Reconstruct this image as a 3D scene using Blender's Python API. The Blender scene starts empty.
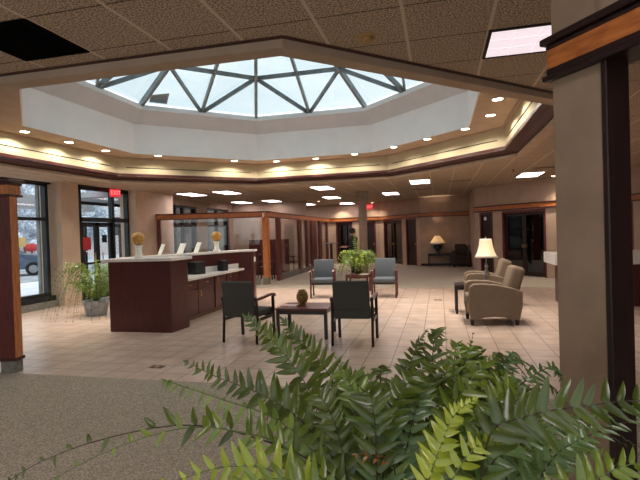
import bpy, bmesh, math, random
from mathutils import Vector, Matrix
R = math.radians
random.seed(11)
sc = bpy.context.scene
COL = sc.collection
# ------------------------------------------------------------------ materials
def lin(h):
    h = h.lstrip('#'); o = []
    for i in (0, 2, 4):
        c = int(h[i:i+2], 16)/255
        o.append(c/12.92 if c <= .04045 else ((c+.055)/1.055)**2.4)
    return (o[0], o[1], o[2], 1)
M = {}
def new_mat(name):
    m = bpy.data.materials.new(name); m.use_nodes = True
    nt = m.node_tree; b = nt.nodes['Principled BSDF']
    M[name] = m
    return m, nt, b
def mix_noise(nt, b, c1, c2, scale, detail=3, lo=.35, hi=.65, stretch=None, bump=0, dist=.01):
    tc = nt.nodes.new('ShaderNodeTexCoord'); src = tc.outputs['Object']
    if stretch:
        mp = nt.nodes.new('ShaderNodeMapping'); mp.inputs['Scale'].default_value = stretch
        nt.links.new(src, mp.inputs['Vector']); src = mp.outputs['Vector']
    n = nt.nodes.new('ShaderNodeTexNoise'); n.inputs['Scale'].default_value = scale; n.inputs['Detail'].default_value = detail
    nt.links.new(src, n.inputs['Vector'])
    r = nt.nodes.new('ShaderNodeValToRGB')
    r.color_ramp.elements[0].position = lo; r.color_ramp.elements[1].position = hi
    r.color_ramp.elements[0].color = lin(c1); r.color_ramp.elements[1].color = lin(c2)
    nt.links.new(n.outputs['Fac'], r.inputs['Fac']); nt.links.new(r.outputs['Color'], b.inputs['Base Color'])
    if bump:
        bp = nt.nodes.new('ShaderNodeBump'); bp.inputs['Strength'].default_value = bump; bp.inputs['Distance'].default_value = dist
        nt.links.new(n.outputs['Fac'], bp.inputs['Height']); nt.links.new(bp.outputs['Normal'], b.inputs['Normal'])
    return n, r
def plain(name, c1, c2=None, rough=.6, scale=6, metal=0, spec=.5, stretch=None, bump=0, coat=0, detail=3):
    m, nt, b = new_mat(name)
    b.inputs['Roughness'].default_value = rough; b.inputs['Metallic'].default_value = metal
    b.inputs['Specular IOR Level'].default_value = spec
    if coat: b.inputs['Coat Weight'].default_value = coat; b.inputs['Coat Roughness'].default_value = .15
    mix_noise(nt, b, c1, c2 or c1, scale, detail=detail, stretch=stretch, bump=bump)
    return m
def emit(name, c, s):
    m, nt, b = new_mat(name)
    b.inputs['Base Color'].default_value = lin(c)
    b.inputs['Emission Color'].default_value = lin(c); b.inputs['Emission Strength'].default_value = s
    return m
def glass(name, tint, gloss=.08, rough=.02):
    m, nt, b = new_mat(name); nt.nodes.remove(b)
    out = nt.nodes['Material Output']
    t = nt.nodes.new('ShaderNodeBsdfTransparent'); t.inputs['Color'].default_value = lin(tint)
    g = nt.nodes.new('ShaderNodeBsdfGlossy'); g.inputs['Roughness'].default_value = rough
    lw = nt.nodes.new('ShaderNodeLayerWeight'); pw = nt.nodes.new('ShaderNodeMath'); pw.operation = 'POWER'; pw.inputs[1].default_value = 4
    fr = nt.nodes.new('ShaderNodeMath'); fr.operation = 'MULTIPLY_ADD'; fr.inputs[1].default_value = .6; fr.inputs[2].default_value = gloss*.5
    nt.links.new(lw.outputs['Facing'], pw.inputs[0]); nt.links.new(pw.outputs[0], fr.inputs[0])
    mx = nt.nodes.new('ShaderNodeMixShader')
    nt.links.new(fr.outputs[0], mx.inputs['Fac']); nt.links.new(t.outputs[0], mx.inputs[1]); nt.links.new(g.outputs[0], mx.inputs[2])
    nt.links.new(mx.outputs[0], out.inputs['Surface'])
    return m
def grid_mat(name, c1, c2, line, px, py, ox, oy, w, rough, nscale, lo, hi, bump=0, spec=.5, detail=2, tilevar=0, yline=None):
    """square tiles in world XY: lines every px/py metres"""
    m, nt, b = new_mat(name); L = nt.links
    b.inputs['Roughness'].default_value = rough; b.inputs['Specular IOR Level'].default_value = spec
    n, r = mix_noise(nt, b, c1, c2, nscale, detail, lo, hi, bump=bump)
    tc = nt.nodes.new('ShaderNodeTexCoord'); sx = nt.nodes.new('ShaderNodeSeparateXYZ'); L.new(tc.outputs['Object'], sx.inputs[0])
    def mt(op, a, v=None, v2=None):
        q = nt.nodes.new('ShaderNodeMath'); q.operation = op
        for i, z in enumerate((a, v, v2)):
            if z is None: continue
            if isinstance(z, (int, float)): q.inputs[i].default_value = z
            else: L.new(z, q.inputs[i])
        return q.outputs[0]
    masks = []; cells = []
    for ax, p, o in (('X', px, ox), ('Y', py, oy)):
        s = mt('DIVIDE', mt('SUBTRACT', sx.outputs[ax], o), p)
        fl = mt('FLOOR', s); cells.append(fl)
        f = mt('SUBTRACT', s, fl)
        d = mt('MINIMUM', f, mt('SUBTRACT', 1.0, f))
        masks.append(mt('LESS_THAN', d, w/p/2))
    mask = mt('MAXIMUM', masks[0], masks[1])
    col = r.outputs['Color']
    if tilevar:
        cx = nt.nodes.new('ShaderNodeCombineXYZ'); L.new(cells[0], cx.inputs[0]); L.new(cells[1], cx.inputs[1])
        wn = nt.nodes.new('ShaderNodeTexWhiteNoise'); wn.noise_dimensions = '2D'; L.new(cx.outputs[0], wn.inputs['Vector'])
        hs = nt.nodes.new('ShaderNodeHueSaturation'); L.new(col, hs.inputs['Color'])
        L.new(mt('MULTIPLY_ADD', wn.outputs['Value'], tilevar, 1-tilevar/2), hs.inputs['Value'])
        col = hs.outputs['Color']
    if yline:
        s = mt('DIVIDE', mt('SUBTRACT', sx.outputs['Y'], oy), py); f = mt('SUBTRACT', s, mt('FLOOR', s))
        ym = mt('LESS_THAN', mt('MINIMUM', f, mt('SUBTRACT', 1.0, f)), yline[1]/py/2)
        m2 = nt.nodes.new('ShaderNodeMix'); m2.data_type = 'RGBA'
        L.new(ym, m2.inputs['Factor']); L.new(col, m2.inputs[6]); m2.inputs[7].default_value = lin(yline[0])
        col = m2.outputs[2]; mask = masks[0]
    mx = nt.nodes.new('ShaderNodeMix'); mx.data_type = 'RGBA'
    L.new(mask, mx.inputs['Factor']); L.new(col, mx.inputs[6]); mx.inputs[7].default_value = lin(line)
    L.new(mx.outputs[2], b.inputs['Base Color'])
    return m
grid_mat('tile_floor', '#c0a592', '#d4bcaa', '#76634f', .335, .335, .05, .1, .011, .3, 3.5, .3, .7, tilevar=.10, spec=.45)
grid_mat('ceiling_tile', '#75634f', '#d6c0a9', '#d2bfaa', .6096, .6096, -.2046, 3.27, .026, .95, 75, .38, .62, bump=.3, spec=.1, detail=3, yline=('#4c4036', .012))  # dark Y lines put the joint shadow into the colour
plain('carpet', '#837a6b', '#cbbfac', .98, 95, spec=.05, bump=.5, detail=4)
plain('wall_tan', '#a9917e', '#b29a87', .85, 3, spec=.2)
plain('wall_tan_lit', '#c2ab96', '#cab39e', .85, 3, spec=.2)  # wall_tan made paler: window light put into the left piers' colour
plain('wall_taupe', '#83705c', '#907c67', .9, 5, spec=.15, detail=5)
plain('soffit_tan', '#b39c86', '#bba48e', .85, 3, spec=.15)
plain('fascia_cream', '#bdb295', '#c5ba9d', .8, 3, spec=.15)
plain('drum_white', '#f3f3f1', '#f7f7f5', .8, 3, spec=.2)
plain('cove_grey', '#c6c7cb', '#cccdd0', .85, 3, spec=.15)
plain('curb_white', '#e6e9ea', '#eef0f0', .6, 3)
plain('groove_dark', '#2c2620', None, .9)
plain('burgundy_trim', '#3e1817', '#4b1e1c', .42, 8, stretch=(1, 1, .2))
plain('burgundy_wood', '#4e1d19', '#6b2a22', .38, 9, stretch=(6, 6, .6))
plain('burgundy_laminate', '#451a1a', '#531f1e', .34, 7, stretch=(5, 5, .6))
plain('dark_wood', '#170a09', '#261111', .4, 9, stretch=(8, 8, .5))
plain('oak', '#8f4f22', '#b56d33', .42, 9, stretch=(1.2, 1.2, 6), detail=5)
plain('oak_post', '#ad6030', '#d58a50', .4, 9, stretch=(9, 9, .7), detail=5)
plain('bronze', '#1d2023', '#2a2e32', .4, 4, metal=.3)
plain('skylight_metal', '#6d7578', '#848d90', .45, 4, metal=.25)
plain('white_laminate', '#ddd6cf', '#e8e2dc', .35, 20)
plain('stone_base', '#6c6a62', '#86847b', .8, 25)
plain('chair_fabric_shaded', '#454541', '#53534e', .9, 120, spec=.15, bump=.2)  # chair fabric darkened: shade of the near chairs put into the colour
plain('chair_fabric_lit', '#54595d', '#61676b', .85, 120, spec=.2, bump=.15)  # same chair fabric made paler, window and skylight put into the colour
plain('fabric_tan', '#746454', '#877463', .95, 110, spec=.1, bump=.25)
plain('fabric_brown', '#3d342b', '#4a4036', .95, 110, spec=.1)
plain('black_plastic', '#151617', '#1f2021', .45, 10)
plain('gold', '#a9742f', '#dba85b', .42, 38, metal=.35, bump=.5)
plain('gold_cone', '#5f4a1e', '#8f7335', .5, 30, metal=.3)
plain('plaster', '#e2dccb', '#efe9da', .6, 20)
plain('paper', '#f0ece0', '#f6f3ea', .7, 10)
plain('pink_paper', '#d88a86', '#f0dcd8', .7, 12)
plain('brass', '#a8864a', '#c4a162', .3, 8, metal=.9)
plain('cap_beige', '#85735f', '#93806c', .7, 8)
plain('detector', '#a67c44', '#b38a52', .6, 6)
plain('crystal', '#8a8078', '#b9b0a8', .15, 10, metal=.4)
plain('urn_dark', '#23262b', '#30343a', .3, 8)
plain('planter_clay', '#8a8f96', '#a6abb2', .6, 8)
plain('planter_brown', '#4a2e22', '#5f3d2e', .6, 8)
plain('soil', '#241a12', '#35281c', .98, 40)
plain('leaf_stem', '#2b1d12', '#3a2a18', .6, 10)
plain('stem_green', '#4a5a22', '#5c6d2c', .6, 10)
plain('bark', '#4d443d', '#6a6058', .95, 14, bump=.4)
plain('snow', '#dfe5ee', '#f2f5fa', .9, 1.2, spec=.2)
plain('asphalt', '#8d949c', '#b9bfc7', .9, 1.5)
plain('canopy_grey', '#a5a6ac', '#b2b3b8', .8, 2)
plain('car_paint', '#4d5c73', '#586880', .25, 5, metal=.3, coat=.5)
plain('car_glass', '#1c2430', '#26303e', .1, 5)
plain('rubber', '#141414', '#1e1e1e', .8, 20)
plain('hub_metal', '#8f9499', '#a5aaaf', .35, 10, metal=.7)
plain('sign_red', '#b52a2c', '#c43234', .5, 5)
plain('sign_yellow', '#c0a061', '#cbae70', .6, 5)
plain('skin', '#a87a60', '#b4866b', .6, 20)
plain('jacket', '#1d1a18', '#2a2622', .9, 30)
plain('trousers', '#17181b', '#222327', .9, 30)
plain('shirt_white', '#c9c4bd', '#d6d1ca', .9, 30)
plain('hair', '#17120f', '#241c17', .7, 60)
plain('blinds_dark', '#231d1a', '#2c2521', .8, 30, stretch=(12, 12, .2))
plain('black_grille', '#020202', '#030303', .9, 10, spec=.05)
plain('grey_plastic', '#7c7871', '#8a867f', .6, 10)
plain('roof_grey', '#55514c', '#605c57', .9, 3)
def snowy(name, c1, c2, c3, scale):
    m, nt, b = new_mat(name); b.inputs['Roughness'].default_value = .95; b.inputs['Specular IOR Level'].default_value = .1
    n, r = mix_noise(nt, b, c1, c3, scale, 6, .38, .62)
    e = r.color_ramp.elements.new(.5); e.color = lin(c2)
snowy('snowy_foliage', '#a0abbb', '#dbe3ee', '#fbfdff', 5)
snowy('snowy_brick', '#c0a29e', '#e2d4d4', '#f6f4f7', 7)
emit('troffer_lens', '#fbeef2', 4.5)
emit('prismatic_lens', '#f3e6ee', .40)
emit('lens_rib', '#f3e6ee', .28)
emit('can_lens', '#fff0d6', 9)
emit('lamp_bulb', '#ffd9a0', 30)
emit('exit_red', '#d8303a', .42)
emit('exit_letter', '#ff8a8a', .55)
glass('clear_glass', '#fafcfc')
glass('skylight_glass', '#e1e7e9')
glass('smoked_glass', '#9a9692')
glass('dark_glass', '#5a5e66', gloss=.3)
def leaf(name, c1, c2, tr, scale=9):
    m, nt, b = new_mat(name); L = nt.links
    b.inputs['Roughness'].default_value = .3; b.inputs['Specular IOR Level'].default_value = .8
    n, r = mix_noise(nt, b, c1, c2, scale, 2, .3, .7)
    t = nt.nodes.new('ShaderNodeBsdfTranslucent'); t.inputs['Color'].default_value = lin(tr)
    mx = nt.nodes.new('ShaderNodeMixShader'); mx.inputs[0].default_value = .3
    out = nt.nodes['Material Output']
    L.new(b.outputs[0], mx.inputs[1]); L.new(t.outputs[0], mx.inputs[2]); L.new(mx.outputs[0], out.inputs['Surface'])
leaf('leaf_dark', '#33430f', '#5d6f20', '#7c902c')
leaf('leaf_olive', '#566a1a', '#7d922c', '#98ac38')
leaf('leaf_pale', '#54702a', '#839c48', '#94ac4c')
leaf('leaf_lime', '#8f9f2c', '#b4c03e', '#c6d648')
leaf('leaf_blue', '#3f5c2c', '#6f8c56', '#7c9a48')
leaf('shade_cloth', '#efe6d8', '#f3ebde', '#f3e4c8')
leaf('leaf_rust', '#8c5a24', '#a8762f', '#b07830')
# ------------------------------------------------------------------ mesh builder
class MB:
    def __init__(s): s.bm = bmesh.new(); s.mi = 0
    def _q(s, vs, faces):
        v = [s.bm.verts.new(p) for p in vs]
        for f in faces:
            try: fc = s.bm.faces.new([v[i] for i in f]); fc.material_index = s.mi
            except ValueError: pass
        return v
    def box(s, x0, x1, y0, y1, z0, z1, mtx=None):
        vs = [Vector((x, y, z)) for z in (z0, z1) for x, y in ((x0, y0), (x1, y0), (x1, y1), (x0, y1))]
        if mtx: vs = [mtx @ v for v in vs]
        s._q(vs, [(3, 2, 1, 0), (4, 5, 6, 7), (0, 1, 5, 4), (1, 2, 6, 5), (2, 3, 7, 6), (3, 0, 4, 7)]); return s
    def prism(s, poly, z0, z1, mtx=None):
        n = len(poly)
        vs = [Vector((x, y, z)) for z in (z0, z1) for x, y in poly]
        if mtx: vs = [mtx @ v for v in vs]
        s._q(vs, [tuple(range(n-1, -1, -1)), tuple(range(n, 2*n))] + [(i, (i+1) % n, n+(i+1) % n, n+i) for i in range(n)]); return s
    def bar(s, a, b, w, h, up=(0, 0, 1)):
        a = Vector(a); b = Vector(b); t = (b-a).normalized(); u = Vector(up)
        sd = t.cross(u)
        if sd.length < 1e-4: sd = t.cross(Vector((0, 1, 0)))
        sd.normalize(); u = sd.cross(t)
        vs = [p + sd*x*w/2 + u*z*h/2 for p in (a, b) for x, z in ((-1, -1), (1, -1), (1, 1), (-1, 1))]
        s._q(vs, [(0, 1, 2, 3), (7, 6, 5, 4), (0, 4, 5, 1), (1, 5, 6, 2), (2, 6, 7, 3), (3, 7, 4, 0)]); return s
    def tube(s, pts, rad, n=8, cap=True):
        pts = [Vector(p) for p in pts]
        rs = rad if isinstance(rad, (list, tuple)) else [rad]*len(pts)
        rings = []
        for i, p in enumerate(pts):
            t = (pts[min(i+1, len(pts)-1)] - pts[max(i-1, 0)]).normalized()
            r = Vector((0, 0, 1)) if abs(t.z) < .9 else Vector((1, 0, 0))
            u = t.cross(r).normalized(); v = t.cross(u)
            rings.append([s.bm.verts.new(p + (u*math.cos(a)+v*math.sin(a))*rs[i]) for a in [2*math.pi*k/n for k in range(n)]])
        for a, b in zip(rings, rings[1:]):
            for k in range(n):
                f = s.bm.faces.new((a[k], a[(k+1) % n], b[(k+1) % n], b[k])); f.material_index = s.mi; f.smooth = True
        if cap and n > 2:
            for r in (rings[0], rings[-1]):
                f = s.bm.faces.new(r); f.material_index = s.mi
        return s
    def lathe(s, prof, n=24, o=(0, 0, 0), sx=1, sy=1):
        rings = []
        for r, z in prof:
            if r < 1e-5: rings.append([s.bm.verts.new((o[0], o[1], o[2]+z))])
            else: rings.append([s.bm.verts.new((o[0]+sx*r*math.cos(2*math.pi*k/n), o[1]+sy*r*math.sin(2*math.pi*k/n), o[2]+z)) for k in range(n)])
        for a, b in zip(rings, rings[1:]):
            for k in range(n):
                l = (k+1) % n
                if len(a) == 1 and len(b) == 1: continue
                if len(a) == 1: vs = (a[0], b[l], b[k])
                elif len(b) == 1: vs = (a[k], a[l], b[0])
                else: vs = (a[k], a[l], b[l], b[k])
                f = s.bm.faces.new(vs); f.material_index = s.mi; f.smooth = True
        for r in (rings[0], rings[-1]):
            if len(r) > 2:
                f = s.bm.faces.new(r); f.material_index = s.mi
        return s
    def build(s, name, mats, parent=None, bevel=0, seg=2, world=False, loc=None, smooth=False, label=None):
        bmesh.ops.recalc_face_normals(s.bm, faces=s.bm.faces)
        if bevel:
            es = [e for e in s.bm.edges if len(e.link_faces) == 2 and e.calc_face_angle(0) > .5]
            bmesh.ops.bevel(s.bm, geom=es, offset=bevel, segments=seg, profile=.5, affect='EDGES', clamp_overlap=True)
        off = Vector((0, 0, 0))
        if world and parent: off = Vector(parent.location)
        elif loc is not None: off = Vector(loc)
        if off.length: bmesh.ops.translate(s.bm, vec=-off, verts=s.bm.verts)
        me = bpy.data.meshes.new(name); s.bm.to_mesh(me); s.bm.free()
        for m in (mats if isinstance(mats, (list, tuple)) else [mats]): me.materials.append(M[m])
        if smooth:
            for p in me.polygons: p.use_smooth = True
        o = bpy.data.objects.new(name, me); COL.objects.link(o)
        if parent: o.parent = parent
        elif loc is not None: o.location = off
        if label: o['label'] = label
        return o
def tag(o, label, cat, group=None):
    o['label'] = label; o['category'] = cat
    if group: o['group'] = group
    return o
def thing(name, label, cat, loc=(0, 0, 0), rz=0, group=None):
    o = bpy.data.objects.new(name, None); COL.objects.link(o); o.empty_display_size = .1
    o.location = loc; o.rotation_euler = (0, 0, rz)
    return tag(o, label, cat, group)
def struct(o):
    o['kind'] = 'structure'; return o
def dup(root, loc, rz, label, group=None):
    r = root.copy(); COL.objects.link(r); r.location = loc; r.rotation_euler = (0, 0, rz); r['label'] = label
    if group: r['group'] = group
    for ch in list(root.children):
        c = ch.copy(); COL.objects.link(c); c.parent = r
        for g in list(ch.children):
            d = g.copy(); COL.objects.link(d); d.parent = c
    return r
def lamp(name, kind, loc, power, color, parent=None, size=.1, spot=None, blend=.5, rot=None):
    l = bpy.data.lights.new(name, kind); l.energy = power; l.color = color
    if kind == 'SPOT': l.spot_size = R(spot); l.spot_blend = blend; l.shadow_soft_size = size
    elif kind == 'POINT': l.shadow_soft_size = size
    o = bpy.data.objects.new(name, l); COL.objects.link(o)
    if parent: o.parent = parent
    o.location = loc
    if rot: o.rotation_euler = rot
    return o
# ------------------------------------------------------------------ camera
YAW, PIT, ROL = R(14), R(.75), R(1.8)
fw0 = Vector((-math.sin(YAW), math.cos(YAW), 0)); rt0 = Vector((math.cos(YAW), math.sin(YAW), 0)); z0 = Vector((0, 0, 1))
fw = fw0*math.cos(PIT) - z0*math.sin(PIT); up1 = z0*math.cos(PIT) + fw0*math.sin(PIT)
rt = rt0*math.cos(ROL) - up1*math.sin(ROL); up = up1*math.cos(ROL) + rt0*math.sin(ROL)
cam = bpy.data.cameras.new('camera'); cam.sensor_width = 36; cam.lens = 27; cam.clip_start = .05; cam.clip_end = 300
co = bpy.data.objects.new('camera', cam); COL.objects.link(co)
m4 = Matrix((rt, up, -fw)).transposed().to_4x4(); m4.translation = Vector((0, 0, 1.62)); co.matrix_world = m4
sc.camera = co
# ------------------------------------------------------------------ the setting
CX, CY = -3.13, 8.36
CZ = 3.12
def octv(a, k, cx=CX, cy=CY):
    an = R(22.5+45*k); r = a/math.cos(R(22.5)); return (cx+r*math.cos(an), cy+r*math.sin(an))
def octring(mb, prof):
    rings = [[mb.bm.verts.new((*octv(a, k), z)) for a, z in prof] for k in range(8)]
    n = len(prof)
    for k in range(8):
        A, B = rings[k], rings[(k+1) % 8]
        for i in range(n):
            j = (i+1) % n
            f = mb.bm.faces.new((A[i], B[i], B[j], A[j])); f.material_index = mb.mi
    return mb
X0, X1, Y0, Y1 = -9.9, 7.2, -3.2, 26.2
struct(MB().box(X0, 7.2, 4.85, 13.77, -.1, 0).build('floor', 'tile_floor'))
struct(MB().box(X0, 7.2, Y0, 4.85, -.1, 0.004).build('floor_carpet_front', 'carpet'))
struct(MB().box(X0, 7.2, 13.77, 28, -.1, 0.004).build('floor_carpet_rear', 'carpet'))
# ceiling with its octagonal opening
cb = MB(); a = 4.84; h = a*math.tan(R(22.5))
XL, XR, YB, YT = X0, X1, Y0, 28
P = [octv(a, k) for k in range(8)]
polys = [[P[7], P[0], (XR, P[0][1]), (XR, P[7][1])], [P[0], P[1], (P[1][0], YT), (XR, YT), (XR, P[0][1])],
         [P[1], P[2], (P[2][0], YT), (P[1][0], YT)], [P[2], P[3], (XL, P[3][1]), (XL, YT), (P[2][0], YT)],
         [P[3], P[4], (XL, P[4][1]), (XL, P[3][1])], [P[4], P[5], (P[5][0], YB), (XL, YB), (XL, P[4][1])],
         [P[5], P[6], (P[6][0], YB), (P[5][0], YB)], [P[6], P[7], (XR, P[7][1]), (XR, YB), (P[6][0], YB)]]
for pl in polys: cb.prism(pl, CZ, CZ+.1)
struct(cb.build('ceiling', 'ceiling_tile'))
struct(octring(MB(), [(4.68, 3.05), (4.845, 3.05), (4.845, 3.22), (4.72, 3.22), (4.72, 3.135), (4.68, 3.10)]).build('trim_1', 'soffit_tan'))
struct(octring(MB(), [(4.44, 3.175), (4.56, 3.165), (4.725, 3.11), (4.90, 3.12), (4.90, 3.25), (4.44, 3.25)]).build('trim_2', 'burgundy_trim'))
fa = struct(octring(MB(), [(4.46, 3.19), (4.44, 3.19), (4.44, 3.175), (4.49, 3.175), (4.95, 3.22), (4.95, 3.66), (4.46, 3.66)]).build('wall_rotunda_fascia', 'fascia_cream'))
for k in range(8):
    a0 = Vector((*octv(4.458, k), 3.40)); a1 = Vector((*octv(4.458, (k+1) % 8), 3.40)); d = (a1-a0).normalized()
    MB().bar(a0+d*.2, a1-d*.2, .012, .016).build('reveal_groove', 'groove_dark', fa)
struct(octring(MB(), [(3.76, 3.64), (4.48, 3.64), (4.48, 3.74), (3.76, 3.74)]).build('ceiling_rotunda_soffit', 'soffit_tan'))
struct(octring(MB(), [(4.40, 3.61), (4.475, 3.61), (4.475, 3.65), (4.40, 3.65)]).build('trim_3', 'soffit_tan'))
struct(octring(MB(), [(3.74, 3.63), (3.755, 3.63), (3.94, 3.76), (3.94, 4.34), (3.74, 4.34)]).build('wall_skylight_drum', 'drum_white'))
struct(octring(MB(), [(3.75, 4.32), (3.95, 4.32), (3.95, 4.62), (3.42, 4.62), (3.42, 4.59)]).build('wall_skylight_cove', 'cove_grey'))
# roof around the skylight well (outdoors, keeps the sky out)
struct(octring(MB(), [(3.92, 3.75), (4.97, 3.70), (4.97, 3.78), (3.92, 3.82)]).build('ceiling_roof_deck', 'roof_grey'))
# skylight
SK = thing('skylight', 'octagonal pyramid glass skylight with grey metal bars above the rotunda', 'skylight', (CX, CY, 4.6))
octring(MB(), [(3.40, 4.60), (3.68, 4.60), (3.68, 4.67), (3.40, 4.67)]).build('curb', 'curb_white', SK, world=True)
AP = Vector((CX, CY, 6.95)); AB = 3.5; ZB = 4.69; FR = (AB-2.45)/AB
base = [Vector((*octv(AB, k), ZB)) for k in range(8)]
ringv = [b.lerp(AP, FR) for b in base]
for k in range(8):
    b0, b1 = base[k], base[(k+1) % 8]; r0, r1 = ringv[k], ringv[(k+1) % 8]; mid = (b0+b1)/2
    MB().bar(b0, AP, .075, .12).build('corner_rafter', 'skylight_metal', SK, world=True)
    MB().bar(mid, mid.lerp(AP, .97), .055, .10).build('middle_rafter', 'skylight_metal', SK, world=True)
    for rr, bb in ((r0, mid), (r1, mid)): MB().bar(bb, rr, .05, .09).build('diagonal_brace', 'skylight_metal', SK, world=True)
    MB().bar(r0, r1, .055, .09).build('ring_bar', 'skylight_metal', SK, world=True)
    MB().bar(b0, b1, .1, .06).build('sill_bar', 'curb_white', SK, world=True)
    g = MB(); up_ = Vector((0, 0, .09))
    g._q([b0+up_, b1+up_, AP+up_, b0+up_*1.15, b1+up_*1.15, AP+up_*1.15], [(0, 1, 2), (5, 4, 3), (0, 3, 4, 1), (1, 4, 5, 2), (2, 5, 3, 0)])
    g.build('glass_pane', 'skylight_glass', SK, world=True)
g = MB(); pc = base[3].lerp(base[2], .13).lerp(AP, .03)+Vector((0, 0, .10)); e1 = (base[2]-base[3]).normalized(); e2 = (AP-(base[2]+base[3])/2).normalized(); nz = Vector((0, 0, .012))
g._q([pc-e1*.2-e2*.1, pc+e1*.2-e2*.1, pc+e1*.2+e2*.22, pc-e1*.2+e2*.1, pc-e1*.2-e2*.1+nz, pc+e1*.2-e2*.1+nz, pc+e1*.2+e2*.22+nz, pc-e1*.2+e2*.1+nz], [(3, 2, 1, 0), (4, 5, 6, 7), (0, 1, 5, 4), (1, 2, 6, 5), (2, 3, 7, 6), (3, 0, 4, 7)])
g.build('glass_patch', 'smoked_glass', SK, world=True, label='grey patch on the glass')
# plain walls
def wall(name, a, b, th, z0=0, z1=3.2, mat='wall_tan', side=1):
    """wall whose visible face runs a->b; body lies to the left of a->b when side=1"""
    a = Vector((a[0], a[1])); b = Vector((b[0], b[1])); t = (b-a).normalized(); n = Vector((-t.y, t.x))*side*th
    return MB().prism([tuple(a), tuple(b), tuple(b+n), tuple(a+n)], z0, z1).build(name, mat)
struct(wall('wall_left', (-9.55, 6.0), (-9.55, Y0), .3, side=-1))
wbk = MB()  # openings in this unseen wall are added to let daylight in front
for b in ((X0, X1, 0, .3), (X0, X1, 2.9, 3.2), (X0, -8, .3, 2.9), (4.5, X1, .3, 2.9), (-4.1, -3.7, .3, 2.9), (.2, .6, .3, 2.9)): wbk.box(b[0], b[1], -3.2, -3.0, b[2], b[3])
struct(wbk.build('wall_behind', 'wall_tan'))
struct(wall('wall_right', (6.8, -3.0), (6.8, 12.6), .3, side=-1))
struct(MB().box(-9.85, -9.2, 10.15, 10.75, 0, 3.2).build('wall_left_pier', 'wall_tan_lit'))
struct(MB().box(-9.5, -8.95, 12.85, 14.95, 0, 3.2).build('wall_left_return', 'wall_tan_lit'))
# helper: a vertical wall in pieces along a line, with openings  (list of (s0,s1,z0,z1,kind))
class Line:
    def __init__(s, a, b):
        s.a = Vector((a[0], a[1], 0)); s.b = Vector((b[0], b[1], 0)); s.t = (s.b-s.a).normalized(); s.len = (s.b-s.a).length
        s.n = Vector((s.t.y, -s.t.x, 0))       # towards the room
    def mtx(s):
        m = Matrix((s.t, -s.n, Vector((0, 0, 1)))).transposed().to_4x4(); m.translation = s.a; return m   # local x along, y away from room
def boxes(bl, mt, name, mat, parent=None, bevel=0):
    q = MB()
    for b in bl: q.box(*b, mtx=mt)
    return q.build(name, mat, parent, world=True, bevel=bevel)
# ---- left storefront: window bay and door bay
W1 = struct(bpy.data.objects.new('window_1', None)); COL.objects.link(W1); W1.location = (-9.55, 8.1, 0)
w = MB()
for y in (6.0, 8.05, 9.98): w.box(-9.66, -9.52, y, y+.09, .28, 3.1)
w.build('mullion', 'bronze', W1, world=True)
w = MB()
for z in (.28, 2.16, 3.03): w.box(-9.65, -9.53, 6.0, 10.07, z, z+.075)
w.build('transom_bar', 'bronze', W1, world=True)
MB().box(-9.61, -9.60, 6.0, 10.07, .3, 3.06).build('pane', 'clear_glass', W1, world=True)
MB().box(-9.7, -9.45, 6.0, 10.15, 0, .28).build('sill', 'bronze', W1, world=True)
MB().box(-9.62, -9.54, 9.78, 9.83, .3, 3.06).build('jamb', 'skylight_metal', W1, world=True)
struct(MB().box(-9.44, -9.38, 6.0, 10.15, 0, .16).build('baseboard_left', 'stone_base'))
struct(MB().box(-9.85, -9.5, 6.0, 10.15, 3.08, 3.2).build('trim_4', 'bronze'))
D1 = struct(bpy.data.objects.new('door_1', None)); COL.objects.link(D1); D1.location = (-9.25, 11.8, 0)
w = MB()
for y, ww in ((10.75, .1), (12.08, .1), (12.77, .08)): w.box(-9.33, -9.2, y, y+ww, 0, 3.1)
w.build('door_frame', 'bronze', D1, world=True)
w = MB(); w.box(-9.33, -9.2, 10.75, 12.85, 2.14, 2.26); w.box(-9.33, -9.2, 10.75, 12.85, 3.0, 3.12); w.box(-9.33, -9.2, 12.1, 12.85, 0, .2)
w.build('transom_bar', 'bronze', D1, world=True)
MB().box(-9.27, -9.262, 10.8, 12.8, 2.24, 3.04).build('transom_pane', 'clear_glass', D1, world=True)
MB().box(-9.27, -9.262, 12.15, 12.8, .18, 2.16).build('side_pane', 'clear_glass', D1, world=True)
lf = []
for y0, y1 in ((10.87, 11.46), (11.48, 12.07)):
    w = MB(); w.box(-9.3, -9.24, y0, y0+.08, .02, 2.13); w.box(-9.3, -9.24, y1-.08, y1, .02, 2.13)
    w.box(-9.3, -9.24, y0, y1, .02, .2); w.box(-9.3, -9.24, y0, y1, 2.03, 2.13); w.box(-9.3, -9.24, y0, y1, .98, 1.04)
    l = w.build('door_leaf', 'bronze', D1, world=True); lf.append(l)
    q = MB(); q.box(-9.275, -9.268, y0+.07, y1-.07, .19, 2.04)
    o = q.build('door_pane', 'clear_glass'); o.parent = l; o.location = -Vector(D1.location)
    q = MB(); q.tube([(-9.2, y1-.14 if y0 < 11 else y0+.14, .95), (-9.2, y1-.14 if y0 < 11 else y0+.14, 1.3)], .015)
    o = q.build('pull_handle', 'brass'); o.parent = l; o.location = -Vector(D1.location)
# notices on the glass
t = tag(MB().box(-9.238, -9.232, 10.9, 11.2, 1.38, 1.72).build('door_notice', 'sign_red'), 'red notice stuck on the left leaf of the glass entrance door', 'notice')
tag(MB().box(-9.238, -9.232, 10.66+.12, 10.86, 1.2, 1.62).build('paper_notice', 'paper'), 'white paper taped on the entrance door frame left of the red notice', 'notice')
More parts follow.
